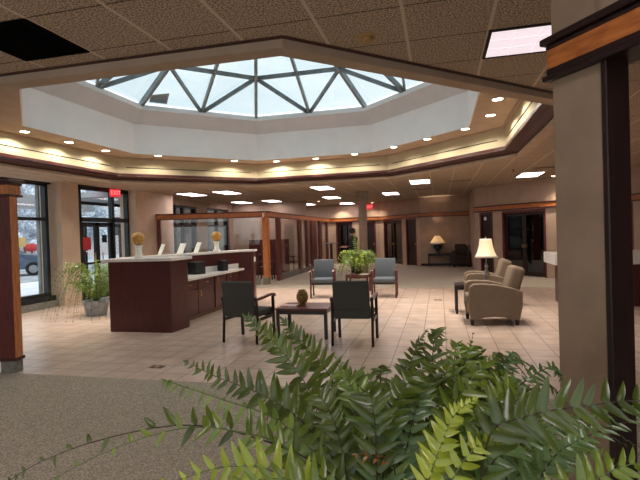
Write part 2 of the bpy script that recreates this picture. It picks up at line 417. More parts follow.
# vestibule beyond the door: outer glazed screen
D2 = struct(bpy.data.objects.new('door_2', None)); COL.objects.link(D2); D2.location = (-11.6, 14.7, 0)
w = MB()
for y, ww in ((13.1, .12), (16.2, .1)): w.box(-11.65, -11.55, y, y+ww, 0, 2.9)
for y, ww in ((13.75, .08), (14.35, .08), (15.0, .1), (15.6, .08)): w.box(-11.65, -11.55, y, y+ww, 0, 2.1)
for z in (0, 2.1, 2.85): w.box(-11.65, -11.55, 13.1, 16.3, z, z+.1)
w.build('door_frame', 'bronze', D2, world=True)
MB().box(-11.605, -11.597, 13.15, 16.3, .05, 2.9).build('pane', 'clear_glass', D2, world=True)
tag(MB().box(-11.54, -11.53, 14.55, 14.8, 1.55, 1.82).build('square_sign', 'black_plastic'), 'black square sign on the outer vestibule door', 'sign')
struct(MB().box(-11.7, -9.52, 12.5, 16.5, 2.95, 3.1).build('ceiling_vestibule', 'canopy_grey'))
struct(MB().box(-11.7, -9.75, 16.35, 16.5, 0, 3).build('wall_vestibule', 'canopy_grey'))
struct(MB().box(-11.65, -9.95, 12.5, 16.3, -.08, 0).build('floor_vestibule', 'stone_base'))
# ---- rear left wall with two windows
LW = Line((-9.4, 14.9), (-9.4, 25.1))
def holed(line, name, th, holes, z1=3.2, mat='wall_tan'):
    """holes: (s0,s1,z0,z1) sorted"""
    bl = []; s = 0
    for h0, h1, a, b in holes:
        if h0 > s: bl.append((s, h0, 0, th, 0, z1))
        if a > 0: bl.append((h0, h1, 0, th, 0, a))
        if b < z1: bl.append((h0, h1, 0, th, b, z1))
        s = h1
    if s < line.len: bl.append((s, line.len, 0, th, 0, z1))
    return struct(boxes(bl, line.mtx(), name, mat))
holed(Line((-9.4, 14.9), (-9.4, 25.1)), 'wall_rear_left', .3, [(.75, 2.6, .35, 2.85), (3.45, 5.6, .35, 2.85), (6.4, 8.2, .35, 2.85)])
for i, (y0, y1) in enumerate(((15.65, 17.5), (18.35, 20.5), (21.3, 23.1))):
    W = struct(bpy.data.objects.new('window_%d' % (i+2), None)); COL.objects.link(W); W.location = (-9.5, (y0+y1)/2, .35)
    w = MB()
    for y in (y0, (y0+y1)/2-.04, y1-.08): w.box(-9.6, -9.46, y, y+.08, .35, 2.85)
    for z in (.35, 2.05, 2.77): w.box(-9.6, -9.46, y0, y1, z, z+.08)
    w.build('window_frame', 'bronze', W, world=True)
    MB().box(-9.545, -9.535, y0, y1, .4, 2.8).build('pane', 'smoked_glass', W, world=True)
# ---- far wall (lit), angled wall, alcove, right angled wall
def trimrun(a, b, name, z0=2.22, z1=2.42, d=.06):
    l = Line(a, b); mt = l.mtx()
    o = struct(boxes([(0, l.len, -d, 0, z0+.035, z1-.035)], mt, name, 'oak'))
    boxes([(0, l.len, -d-.025, 0, z0, z0+.035), (0, l.len, -d-.03, 0, z1-.035, z1)], mt, 'moulding', 'burgundy_trim', o)
    return o
FW = Line((-9.4, 25), (-3.0, 25))
holed(FW, 'wall_far', .2, [(4.05, 4.95, 0, 2.2), (5.62, 6.18, 0, 2.2)])
trimrun((-5.75, 25), (-2.97, 25), 'trim_5')
AW = Line((-3.0, 25), (-.85, 22.3))
holed(AW, 'wall_far_angled', .2, [(.35, 2.0, 0, 2.2), (2.32, 3.15, 0, 2.2)], mat='wall_tan')
trimrun((-3.0, 25), (-.85, 22.3), 'trim_6')
struct(wall('wall_alcove', (-.85, 22.3), (1.5, 22.3), .2, mat='wall_tan'))
trimrun((-.85, 22.3), (1.3, 22.3), 'trim_7')
struct(wall('wall_alcove_side', (1.3, 22.5), (1.3, 18.75), .2))
RW = Line((1.3, 18.6), (6.9, 12.27))
holed(RW, 'wall_right_angled', .2, [(.2, .82, 0, 2.2), (1.22, 2.95, 0, 2.2), (3.9, 5.6, 0, 2.2)])
trimrun((1.3, 18.6), (6.9, 12.27), 'trim_8')
def dark_door(name, line, s0, s1, mat='dark_wood', glassy=True, back=True, leaves=1):
    mt = line.mtx(); p = mt @ Vector(((s0+s1)/2, 0, 0))
    D = struct(bpy.data.objects.new(name, None)); COL.objects.link(D); D.location = p
    f = [(s0, s0+.07, .0, .14, 0, 2.2), (s1-.07, s1, .0, .14, 0, 2.2), (s0, s1, 0, .14, 2.12, 2.2)]
    boxes(f, mt, 'door_frame', 'burgundy_wood', D)
    w = (s1-s0-.14)/leaves
    for k in range(leaves):
        a = s0+.07+k*w; b = a+w
        if glassy:
            l = boxes([(a, a+.07, .05, .1, .02, 2.12), (b-.07, b, .05, .1, .02, 2.12), (a, b, .05, .1, .02, .16), (a, b, .05, .1, 2.02, 2.12)], mt, 'door_leaf', mat, D)
            q = MB().box(a+.06, b-.06, .07, .08, .14, 2.04, mtx=mt).build('door_pane', 'dark_glass'); q.parent = l; q.location = -p
        else:
            l = boxes([(a, b, .05, .1, .02, 2.12)], mt, 'door_leaf', mat, D)
        q = MB().box(b-.06 if k == 0 else a+.03, b-.03 if k == 0 else a+.06, .0, .05, .95, 1.05, mtx=mt).build('door_handle', 'brass'); q.parent = l; q.location = -p
    # the dark room behind
    boxes([(s0-.3, s1+.3, 1.6, 1.7, 0, 2.9), (s0-.3, s0-.2, .2, 1.6, 0, 2.9), (s1+.2, s1+.3, .2, 1.6, 0, 2.9)], mt, 'room_beyond', 'blinds_dark', D)
    return D
dark_door('door_3', FW, 4.05, 4.95)
dark_door('door_4', FW, 5.62, 6.18, glassy=False)
dark_door('door_5', AW, .35, 2.0, leaves=2)
dark_door('door_6', AW, 2.32, 3.15, glassy=False)
dark_door('door_7', RW, .2, .82, glassy=False)
dark_door('door_8', RW, 1.22, 2.95, leaves=2)
dark_door('door_9', RW, 3.9, 5.6, leaves=2)
mt = RW.mtx()
tag(boxes([(.4, .5, .02, .05, 1.92, 2.04)], mt, 'door_sensor', 'paper'), 'small white sensor at the top of the dark door right of the alcove', 'sensor')
for (a, b, nm) in (((-.85, 22.3), (1.3, 22.3), 'baseboard_alcove'),):
    l = Line(a, b); struct(boxes([(0, l.len, -.02, 0, 0, .12)], l.mtx(), nm, 'dark_wood'))
# ---- right pier and its header
P1 = Vector((.46, 2.12, 0)); U = Vector((-.545, .839, 0)); V = Vector((.839, .545, 0))
PM = Matrix((-U, V, Vector((0, 0, 1)))).transposed().to_4x4(); PM.translation = P1      # x towards camera's right, y through the wall
pr = struct(MB().box(0, .225, 0, .1, 0, 3.12, mtx=PM).box(.2, 3.6, 0, .1, 2.37, 3.12, mtx=PM).build('wall_right_pier', 'wall_taupe'))
MB().box(.222, .246, -.006, .106, 0, 2.22, mtx=PM).build('door_casing', 'dark_wood', pr, bevel=.004)
MB().box(-.012, 3.6, -.014, .114, 2.255, 2.33, mtx=PM).build('oak_band', 'oak', pr)
for z0, z1, d in ((2.205, 2.228, .03), (2.228, 2.256, .018), (2.33, 2.35, .018), (2.35, 2.378, .034)):
    MB().box(-d, 3.6, -d, .10+d, z0, z1, mtx=PM).build('moulding', 'dark_wood', pr, bevel=.007, seg=2)
MB().box(-.008, .23, -.01, .11, 0, .1, mtx=PM).build('base', 'stone_base', pr)
# ---- left pier and its header
tx = Vector((math.cos(R(10)), math.sin(R(10)), 0)); ty = Vector((-tx.y, tx.x, 0)); A2 = Vector((-5.18, 4.86, 0))-tx*.1
LM = Matrix((tx, ty, Vector((0, 0, 1)))).transposed().to_4x4(); LM.translation = A2
pl = struct(MB().box(-.1, .1, 0, .155, .17, 2.22, mtx=LM).build('wall_left_post', 'burgundy_wood', bevel=.006))
MB().box(.095, .112, .012, .13, .19, 2.21, mtx=LM).build('oak_panel', 'oak_post', pl)
MB().box(-.095, .095, .01, .15, 0, .17, mtx=LM).build('base', 'stone_base', pl)
MB().box(-.11, .118, -.012, .165, .15, .19, mtx=LM).build('plinth_trim', 'burgundy_trim', pl)
MB().box(-3.2, .11, -.01, .21, 2.225, 2.36, mtx=LM).build('header_beam', 'oak_post', pl)
for z0, z1, d in ((2.205, 2.235, .02), (2.35, 2.38, .015), (2.38, 2.42, .04)):
    MB().box(-3.2, .11+d, -.01-d, .21+d, z0, z1, mtx=LM).build('moulding', 'burgundy_trim', pl, bevel=.008)
# ---- glazed office partition
def partition(name, label, a, b, posts, panes, loc):
    l = Line(a, b); mt = l.mtx(); T = thing(name, label, 'partition', (l.a.x, l.a.y, 0))
    boxes([(0, l.len, -.05, .05, 2.24, 2.38)], mt, 'top_rail', 'oak_post', T)
    boxes([(-.03, l.len+.03, -.08, .08, 2.38, 2.42), (0, l.len, -.065, .065, 2.22, 2.245)], mt, 'rail_moulding', 'burgundy_wood', T)
    for s, w_, m_ in posts: boxes([(s, s+w_, -.055, .055, .0, 2.23)], mt, 'post', m_, T)
    for s0, s1, zb in panes:
        boxes([(s0, s1, -.01, .01, zb, 2.23)], mt, 'glass_pane', 'clear_glass', T)
        if zb > .05: boxes([(s0, s1, -.045, .045, 0.004, zb)], mt, 'base_rail', 'stone_base', T)
    return T
pf = partition('office_partition', 'glazed office partition behind the service desk with long oak top rail', (-8.93, 13.95), (-5.66, 14.93),
          [(0, .1, 'burgundy_wood')], [(.1, 3.3, .2)], None)
ps = partition('office_partition', 'glazed office partition running away from the desk with burgundy posts', (-5.55, 14.98), (-5.72, 25),
          [(0.02, .12, 'oak_post'), (1.1, .3, 'burgundy_wood'), (3.9, .35, 'burgundy_wood'), (5.1, .3, 'burgundy_wood'), (6.0, .9, 'burgundy_wood'), (7.6, .4, 'burgundy_wood'), (9.3, .3, 'burgundy_wood')],
          [(1.4, 3.9, .2), (4.25, 5.1, .2), (5.4, 6.0, .2), (6.9, 7.6, .2), (8.0, 9.3, .2)], None)
MB().box(-5.66, -5.5, 14.88, 15.02, .22, 2.23).build('corner_post', 'oak_post', ps, world=True)
MB().box(-5.68, -5.48, 14.86, 15.04, 0.004, .22).build('corner_base', 'stone_base', ps, world=True)
tag(MB().box(-7.6, -5.9, 18.4, 18.5, 0.004, 1.45).build('privacy_screen', 'burgundy_wood'), 'low burgundy privacy screen inside the glazed office', 'screen')
struct(wall('wall_office_divider', (-9.4, 20.9), (-5.8, 20.9), .1))
# outdoors
struct(MB().box(-80, 20, -30, -3.25, -.35, -.2).build('ground_snow_front', 'snow'))
struct(MB().box(-80, -9.9, -3.25, 80, -.35, -.06).build('ground_snow', 'snow'))
struct(MB().box(-26, -17, -30, 80, -.06, -.03).build('ground_parking', 'asphalt'))
struct(MB().box(-13.5, -13.0, 4, 16, 2.75, 3.2).build('wall_outdoor_beam', 'canopy_grey'))
struct(MB().box(-13.4, -13.1, 4.2, 4.6, -.2, 2.78).build('wall_outdoor_post', 'canopy_grey'))
B = thing('office_building', 'snow-speckled brick building across the car park seen through the glass doors', 'building', (-44, 42, -.2))
MB().box(-50, -38, 22, 75, -.2, 9).build('wall', 'snowy_brick', B, world=True)
MB().box(-50.4, -37.6, 21.6, 75.4, 9, 9.5).build('roof', 'snow', B, world=True)
for k in range(6):
    MB().box(-38.05, -37.95, 25+k*8, 28+k*8, 2.2, 4.4).build('window', 'car_glass', B, world=True)
def snowy_tree(x, y, hgt, r, label):
    t = thing('snowy_tree', label, 'tree', (x, y, -.2), 0, 'snowy trees across the car park')
    MB().tube([(0, 0, 0), (.05, .03, hgt*.45), (0, .1, hgt*.8)], [.22, .16, .06]).build('trunk', 'bark', t)
    q = MB()
    for i in range(70):
        a = random.uniform(0, 6.28); rr = r*math.sqrt(random.random()); z = hgt*(.18+.8*random.random()); rr *= 1.15-.7*abs(z/hgt-.45)
        s = random.uniform(.35, .75)*r*.42
        q.lathe([(0, -s*.7), (s*.75, -s*.4), (s, 0), (s*.7, s*.45), (0, s*.7)], 7, (rr*math.cos(a), rr*math.sin(a), z))
    q.build('crown', 'snowy_foliage', t)
for x, y, hg, r, lb in ((-31, 24.6, 6.5, 2.8, 'snow-covered tree behind the parked car, seen in the left window'), (-31, 31.8, 7, 2.9, 'snow-covered tree right of the one behind the parked car'),
                        (-30, 17.8, 6, 3, 'snow-covered tree at the left edge of the left window'), (-33.5, 39, 7.5, 3, 'snow-covered tree seen at the left of the entrance door'),
                        (-33, 50.5, 6, 2.6, 'snow-covered tree seen at the right of the entrance door')):
    snowy_tree(x, y, hg, r, lb)
def parked_car(x, y, rz, label):
    t = thing('parked_car', label, 'car', (x, y, -.03), rz)
    prof = [(-2.25, .32), (-2.28, .75), (-2.15, 1.0), (-1.75, 1.06), (-1.45, 1.58), (-.9, 1.68), (.4, 1.66), (1.05, 1.12), (2.0, .98), (2.25, .8), (2.28, .35)]
    q = MB(); fr = [Vector((x_, -.9+.1*max(0, z-1.05)/.6, z)) for x_, z in prof]; bk = [Vector((x_, .9-.1*max(0, z-1.05)/.6, z)) for x_, z in prof]
    n = len(prof); q._q(fr+bk, [tuple(range(n)), tuple(range(2*n-1, n-1, -1))]+[(i, (i+1) % n, n+(i+1) % n, n+i) for i in range(n)])
    q.build('body', 'car_paint', t, bevel=.05)
    for s in (-1, 1):
        q = MB(); q._q([(-1.4, s*.905, 1.1), (-1.2, s*.84, 1.52), (.3, s*.84, 1.55), (.85, s*.905, 1.1), (-1.4, s*.88, 1.1), (-1.2, s*.82, 1.52), (.3, s*.82, 1.55), (.85, s*.88, 1.1)],
               [(0, 1, 2, 3), (4, 5, 6, 7), (0, 1, 5, 4), (1, 2, 6, 5), (2, 3, 7, 6), (3, 0, 4, 7)]); q.build('side_window', 'car_glass', t)
        for x_ in (-1.4, 1.45):
            wl = MB().tube([(x_, s*.74, .34), (x_, s*.95, .34)], .34, 20).build('wheel', 'rubber', t)
            MB().tube([(x_, s*.945, .34), (x_, s*.96, .34)], .2, 14).build('hub', 'hub_metal', wl)
    q = MB(); q._q([(.45, -.76, 1.65), (1.05, -.82, 1.15), (1.05, .82, 1.15), (.45, .76, 1.65), (.43, -.76, 1.6), (1.0, -.82, 1.1), (1.0, .82, 1.1), (.43, .76, 1.6)],
       [(0, 1, 2, 3), (4, 5, 6, 7), (0, 1, 5, 4), (1, 2, 6, 5), (2, 3, 7, 6), (3, 0, 4, 7)]); q.build('windscreen', 'car_glass', t)
    return t
parked_car(-21.5, 19.5, R(45), 'blue-grey car parked outside the left window')
rs = thing('roadside_sign', 'red oval sign on a post above the parked car', 'sign', (-24.8, 24.8, -.03))
MB().tube([(0, 0, 0), (0, 0, 1.1)], .06).build('post', 'bark', rs)
MB().lathe([(0, -.28), (.35, -.2), (.45, 0), (.35, .2), (0, .28)], 16, (0, 0, 1.35), sx=.25, sy=1.2).build('panel', 'sign_red', rs)
ys = thing('notice_board', 'yellow-tan board standing left of the red roadside sign', 'sign', (-26.3, 25.5, -.03))
for y_ in (-.25, .25): MB().box(-.05, .05, y_-.05, y_+.05, 0, 1.4).build('post', 'bark', ys)
MB().box(-.06, .06, -.34, .34, 1.4, 2.0).build('panel', 'sign_yellow', ys)
# ------------------------------------------------------------------ ceiling fixtures
ORD = ['first', 'second', 'third', 'fourth', 'fifth', 'sixth', 'seventh', 'eighth', 'ninth', 'tenth', 'eleventh', 'twelfth', 'thirteenth']
SCD = 1.02
DL = [(x*SCD, y*SCD) for x, y in [(-7.1, 7.05), (-7.1, 8.1), (-7.08, 9.16), (-6.45, 10.2), (-5.16, 11.7), (-4.19, 12.25), (-3.1, 12.25), (-2.02, 12.0), (-.99, 11.4), (-.2, 10.7), (.55, 9.93), (.92, 8.91), (.92, 7.85)]]
def warm(o): return o
for i, (x, y) in enumerate(DL):
    lab = 'recessed downlight in the soffit ring under the skylight, %s from the left' % ORD[i]
    if i == 12: lab = 'recessed downlight in the soffit ring nearest the right pillar, last of the row'
    if i == 0:
        d0 = thing('downlight', lab, 'light', (x, y, 3.638), 0, 'downlights in the soffit ring')
        MB().lathe([(.075, -.004), (.105, -.012), (.11, 0), (.075, 0)], 24).build('trim_ring', 'soffit_tan', d0)
        MB().lathe([(0, -.005), (.085, -.005), (.085, 0), (0, 0)], 24).build('lens', 'can_lens', d0)
        lamp('downlight_bulb', 'SPOT', (0, 0, -.03), 17, (1, .88, .72), d0, .02, 160, .3)
        lamp('downlight_floor_fill', 'SPOT', (0, 0, -.02), 95, (1, .92, .84), d0, .06, 88, .8)  # second beam added in each can to brighten the floor
    else: dup(d0, (x, y, 3.638), 0, lab, 'downlights in the soffit ring')
TR = [(-8.3, 15.12, 'troffer light above the left end of the glazed partition'), (-6.97, 15.12, 'troffer light above the middle of the glazed partition, right of another'),
      (-8.5, 19.95, 'troffer light deep behind the partition, left one of its row'), (-7.09, 19.95, 'troffer light deep behind the partition, second in its row'),
      (-7.85, 23.7, 'small-looking troffer light farthest back on the left'), (-6.41, 23.3, 'troffer light far back just above the run of partition posts'),
      (-3.68, 15.35, 'troffer light left of the round column, nearest one there'), (-4.33, 19.65, 'troffer light left of the round column, behind the nearest one'),
      (-4.5, 24.0, 'farthest troffer light, tucked left of the exit sign'), (-1.82, 19.1, 'troffer light right of the round column, farther one'),
      (-.54, 15.08, 'troffer light right of the round column, nearer one'), (2.55, 14.8, 'troffer light over the dark glass doors on the right')]
for i, (x, y, lab) in enumerate(TR):
    if i == 0:
        t0 = thing('troffer_light', lab, 'light', (x, y, CZ), 0, 'ceiling troffers beyond the rotunda')
        q = MB()
        for b in ((-.32, .32, -.62, -.59, -.012, 0), (-.32, .32, .59, .62, -.012, 0), (-.32, -.29, -.59, .59, -.012, 0), (.29, .32, -.59, .59, -.012, 0)): q.box(*b)
        q.build('frame', 'cap_beige', t0)
        MB().box(-.29, .29, -.59, .59, -.008, -.002).build('lens', 'troffer_lens', t0)
        q = MB(); q.box(-.005, .005, -.59, .59, -.012, -.008)
        for k in (-1, 0, 1): q.box(-.29, .29, k*.3-.004, k*.3+.004, -.012, -.008)
        q.build('louvre', 'grey_plastic', t0)
    else: dup(t0, (x, y, CZ), 0, lab, 'ceiling troffers beyond the rotunda')
n = NT = thing('troffer_light', 'square troffer light close overhead beside the right pillar', 'light', (.71, 4.17, CZ))
q = MB()
for b in ((-.305, .305, -.305, -.28, -.012, 0), (-.305, .305, .28, .305, -.012, 0), (-.305, -.28, -.28, .28, -.012, 0), (.28, .305, -.28, .28, -.012, 0)): q.box(*b)
q.build('frame', 'groove_dark', n)
MB().box(-.28, .28, -.28, .28, -.008, -.002).build('lens', 'prismatic_lens', n)
q = MB()
for k in (-.5, .5): q.box(k*.187-.003, k*.187+.003, -.28, .28, -.012, -.008); q.box(-.28, .28, k*.187-.003, k*.187+.003, -.012, -.008)
q.build('louvre', 'lens_rib', n)
v = thing('return_air_grille', 'black square return-air grille in the ceiling at top left', 'vent', (-2.95, 2.97, CZ))
q = MB(); z = -.01
for b in ((-.305, .305, -.305, -.28, z, 0), (-.305, .305, .28, .305, z, 0), (-.305, -.28, -.28, .28, z, 0), (.28, .305, -.28, .28, z, 0)): q.box(*b)
q.build('frame', 'black_grille', v)
q = MB()
for k in range(13): q.box(-.28+k*.045, -.275+k*.045, -.28, .28, -.008, 0); q.box(-.28, .28, -.28+k*.045, -.275+k*.045, -.008, 0)
q.box(-.28, .28, -.28, .28, -.003, 0)
q.build('egg_crate', 'black_grille', v)
s = thing('smoke_detector', 'small tan smoke detector on the ceiling near the rotunda edge', 'detector', (-.5, 3.68, CZ))
MB().lathe([(0, -.012), (.062, -.012), (.066, 0), (0, 0)], 20).build('base', 'detector', s)
MB().lathe([(0, -.055), (.03, -.053), (.042, -.04), (.05, -.012), (0, -.012)], 20).build('head', 'detector', s)
for x, y, lab in ((.65, 15.4, 'dark slot air diffuser in the ceiling right of the nearer right troffer'), (-.54, 17.79, 'dark slot air diffuser between the two troffers right of the column'), (2.7, 13.2, 'dark slot air diffuser near the right pillar')):
    t = thing('slot_diffuser', lab, 'vent', (x, y, CZ), 0, 'slot diffusers')
    MB().box(-.36, .36, -.09, .09, -.012, 0).build('frame', 'cap_beige', t)
    MB().box(-.33, .33, -.03, .03, -.016, -.004).build('slot', 'groove_dark', t)
for x, y, lab in ((-.24, 13.95, 'sprinkler head in the ceiling before the nearer right troffer'), (1.9, 13.3, 'sprinkler head in the ceiling left of the right pillar')):
    t = thing('sprinkler_head', lab, 'sprinkler', (x, y, CZ), 0, 'sprinkler heads')
    MB().lathe([(0, -.008), (.04, -.008), (.045, 0), (0, 0)], 14).build('escutcheon', 'brass', t)
    MB().lathe([(.012, -.008), (.012, -.05), (.03, -.055), (0, -.058)], 10).build('deflector', 'brass', t)
# wall-wash cans in the ceiling beyond
for x, y, lab, e in ((-4.95, 24.55, 'ceiling can light washing the far lit wall left of the column', 60), (-3.3, 24.5, 'ceiling can light washing the far wall under the exit sign', 40), (3.35, 15.6, 'ceiling can light washing the wall over the right glass doors', 60), (-5.35, 21.5, 'ceiling can light shining on the partition rail', 40)):
    t = thing('can_light', lab, 'light', (x, y, CZ+.001), 0, 'wall-washing can lights')
    MB().lathe([(.07, -.004), (.095, -.01), (.1, 0), (.07, 0)], 20).build('trim_ring', 'soffit_tan', t)
    MB().lathe([(0, -.004), (.075, -.004), (.075, 0), (0, 0)], 20).build('lens', 'can_lens', t)
    lamp('can_bulb', 'SPOT', (0, 0, -.03), e, (1, .85, .66), t, .04, 120, .8)
# exit signs
def exit_sign(loc, rz, label, s=1.0, hang=0):
    t = thing('exit_sign', label, 'sign', loc, rz)
    MB().box(-.17*s, .17*s, -.03, .03, -.11*s, .11*s).build('housing', 'exit_red', t, bevel=.006)
    cu = bpy.data.curves.new('lettering', 'FONT'); cu.body = 'EXIT'; cu.size = .17*s; cu.align_x = 'CENTER'; cu.align_y = 'CENTER'; cu.extrude = .002
    o = bpy.data.objects.new('lettering', cu); me = None
    COL.objects.link(o); dg = bpy.context.evaluated_depsgraph_get(); me = bpy.data.meshes.new_from_object(o.evaluated_get(dg)); bpy.data.objects.remove(o)
    me.materials.clear(); me.materials.append(M['exit_letter'])
    o = bpy.data.objects.new('lettering', me); COL.objects.link(o); o.parent = t; o.location = (0, -.033, 0); o.rotation_euler = (R(90), 0, 0)
    if hang: MB().tube([(0, 0, .11*s), (0, 0, .11*s+hang)], .012).build('hanger', 'grey_plastic', t)
    return t
exit_sign((-9.0, 11.97, 2.97), R(90-12), 'red lit EXIT sign over the glass entrance doors', 1.0, .04)
exit_sign((-3.42, 24.2, 2.90), 0, 'red lit EXIT sign hanging in front of the far lit wall', 1.1, .09)
# round column
c = thing('column', 'pale round column with a square cap behind the tall fern', 'column', (-2.75, 17.7, 0))
MB().lathe([(.15, 0.004), (.15, 2.8)], 28).build('shaft', 'wall_tan', c)
MB().box(-.2, .2, -.2, .2, 2.8, CZ).build('cap', 'cap_beige', c, bevel=.01)
MB().lathe([(.16, 0.004), (.16, .14), (.15, .15)], 28).build('base', 'stone_base', c)
# floor outlets
for x, y, lab in ((-3.51, 5.36, 'brass floor outlet plate near the carpet edge, left'), (-.08, 11.42, 'small floor outlet plate far back near the rear carpet'), (-.08, 7.82, 'small floor outlet plate in the tiles left of the armchair')):
    t = thing('floor_outlet', lab, 'outlet', (x, y, 0), 0, 'floor outlets')
    MB().box(-.09, .09, -.06, .06, 0, .004).build('plate', 'planter_brown', t)
    MB().lathe([(0, .006), (.03, .006), (.03, .004), (0, .004)], 12).build('cover', 'brass', t)
# ------------------------------------------------------------------ service desk
D = thing('service_desk', 'burgundy service desk with raised white-topped back and low cabinet counter', 'desk', (-5.1, 9, 0))
MB().prism([(-5.70, 7.32), (-4.49, 7.35), (-4.46, 7.88), (-5.68, 7.88)], 0, 1.235).build('front_block', 'burgundy_laminate', D, world=True, bevel=.006)
A = Vector((-5.68, 7.88)); Bv = Vector((-4.74, 10.82)); n = Vector((-(Bv-A).y, (Bv-A).x)).normalized()*.28
MB().prism([tuple(A), tuple(Bv), tuple(Bv+n), (-5.98, 7.88)], 0, 1.235).build('back_wall', 'burgundy_laminate', D, world=True)
MB().prism([(-5.80, 7.27), (-4.43, 7.29), (-4.40, 7.91), (-4.40, 7.95), (-5.62, 7.95), (-5.80, 7.95)], 1.235, 1.285).build('front_top', 'white_laminate', D, world=True, bevel=.005)
Bc = Vector((-4.32, 11.35))
MB().prism([(-5.60, 7.95), (-4.70, 10.76), (-4.40, 10.96), (-4.48, 11.38), (-4.92, 11.2), (-6.02, 7.95)], 1.237, 1.283).build('back_top', 'white_laminate', D, world=True, bevel=.005)
MB().prism([(-4.74, 10.82), (-4.44, 11.0), (-4.52, 11.34), (-4.90, 11.15)], 0, 1.235).build('end_block', 'burgundy_laminate', D, world=True, bevel=.006)
MB().prism([(-4.72, 7.89), (-4.70, 10.66), (-5.66, 7.97)], .1, .80).build('cabinet_body', 'burgundy_laminate', D, world=True)
MB().prism([(-4.80, 7.89), (-4.78, 10.4), (-5.62, 7.97)], 0, .1).build('toe_kick', 'cap_beige', D, world=True)
MB().prism([(-4.62, 7.89), (-4.60, 10.80), (-4.76, 10.82), (-5.66, 7.92)], .80, .85).build('counter_top', 'white_laminate', D, world=True, bevel=.004)
bs = (Bv-A).normalized(); nn = -n.normalized()
p0 = A+bs*.1; p1 = Bv-bs*.05
MB().prism([tuple(p0+nn*.002), tuple(p1+nn*.002), tuple(p1+nn*.022), tuple(p0+nn*.022)], .85, .965).build('backsplash', 'white_laminate', D, world=True)
def front(y0, y1, z0, z1, kind, hy=None, hz=None, vert=True):
    o = MB().box(-4.70, -4.682, y0, y1, z0, z1).build(kind, 'burgundy_laminate', D, world=True, bevel=.003)
    for h in ([hy] if not isinstance(hy, (list, tuple)) else hy):
        q = MB()
        if vert: q.tube([(-4.682, h, hz-.05), (-4.655, h, hz-.05), (-4.655, h, hz+.05), (-4.682, h, hz+.05)], .007, 6)
        else: q.tube([(-4.682, h-.05, hz), (-4.655, h-.05, hz), (-4.655, h+.05, hz), (-4.682, h+.05, hz)], .007, 6)
        b = q.build('handle' if kind == 'cabinet_door' else 'pull', 'brass'); b.parent = o; b.location = -Vector(D.location)
for a, b in ((7.93, 8.63), (8.65, 9.33)): front(a, b, .62, .79, 'drawer', (a+b)/2, .71, False)
front(7.93, 8.63, .11, .605, 'cabinet_door', 8.55, .50); front(8.65, 9.33, .11, .605, 'cabinet_door', 8.73, .50)
front(9.40, 9.93, .11, .79, 'cabinet_door', 9.48, .70)
for a, b in ((9.99, 10.28), (10.30, 10.60)):
    for z0, z1 in ((.62, .79), (.45, .61), (.28, .44), (.11, .27)): front(a, b, z0, z1, 'drawer', (a+b)/2, (z0+z1)/2, False)
MB().box(-4.47, -4.445, 11.08, 11.16, .98, 1.10).build('outlet_plate', 'paper', D, world=True)
# things on the desk
def globe(x, y, label, s=1):
    t = thing('globe_ornament', label, 'ornament', (x, y, 1.285), 0, 'gold globes on the service desk')
    MB().lathe([(0, 0), (.085*s, 0), (.085*s, .025), (.062*s, .05), (.052*s, .12), (.058*s, .2), (.075*s, .225), (.05*s, .235), (0, .235)], 20).build('pedestal', 'plaster', t)
    b = MB().lathe([(0, -.118), (.05, -.107), (.09, -.077), (.112, -.035), (.118, 0), (.112, .035), (.09, .077), (.05, .107), (0, .118)], 26, (0, 0, .235+.112)).build('ball', 'gold', t)
globe(-5.28, 7.62, 'gold globe on a white pedestal on the near left corner of the service desk')
globe(-5.08, 10.34, 'gold globe on a white pedestal farther along the raised desk back')
def card(x, y, w, h, label, z=1.285):
    t = thing('sign_holder', label, 'sign holder', (x, y, z), R(-32), 'leaning cards on the service desk')
    m = Matrix.Rotation(R(-24), 4, 'X'); w *= 1.35
    MB().box(-w/2, w/2, -.004, .004, .012, h, mtx=m).build('card', 'paper', t)
    MB().box(-w/2-.008, w/2+.008, -.03, .06, 0, .012).build('foot', 'plaster', t)
card(-5.58, 8.74, .12, .24, 'slim white card leaning in a holder, left of three on the desk')
card(-5.42, 9.26, .19, .24, 'wide white card leaning in a holder, middle of three on the desk')
card(-5.27, 9.68, .14, .25, 'white card leaning in a holder, right of three on the desk')
def blackbox(x, y, w, d, h, label, rz):
    t = thing('desk_organizer', label, 'organizer', (x, y, .85), rz, 'black boxes on the low counter')
    MB().box(-w/2, w/2, -d/2, d/2, 0, h).build('body', 'black_plastic', t, bevel=.008)
    q = MB()
    for k in range(3): q.box(-w/2+.02, w/2-.02, -d/2-.006, -d/2, .03+k*h/3.4, .03+k*h/3.4+h/5)
    q.build('slots', 'urn_dark', t)
blackbox(-5.0, 9.2, .28, .24, .26, 'wide black organizer box on the low white counter', R(70))
blackbox(-4.79, 10.02, .17, .18, .24, 'narrow black organizer box farther along the low white counter', R(70))
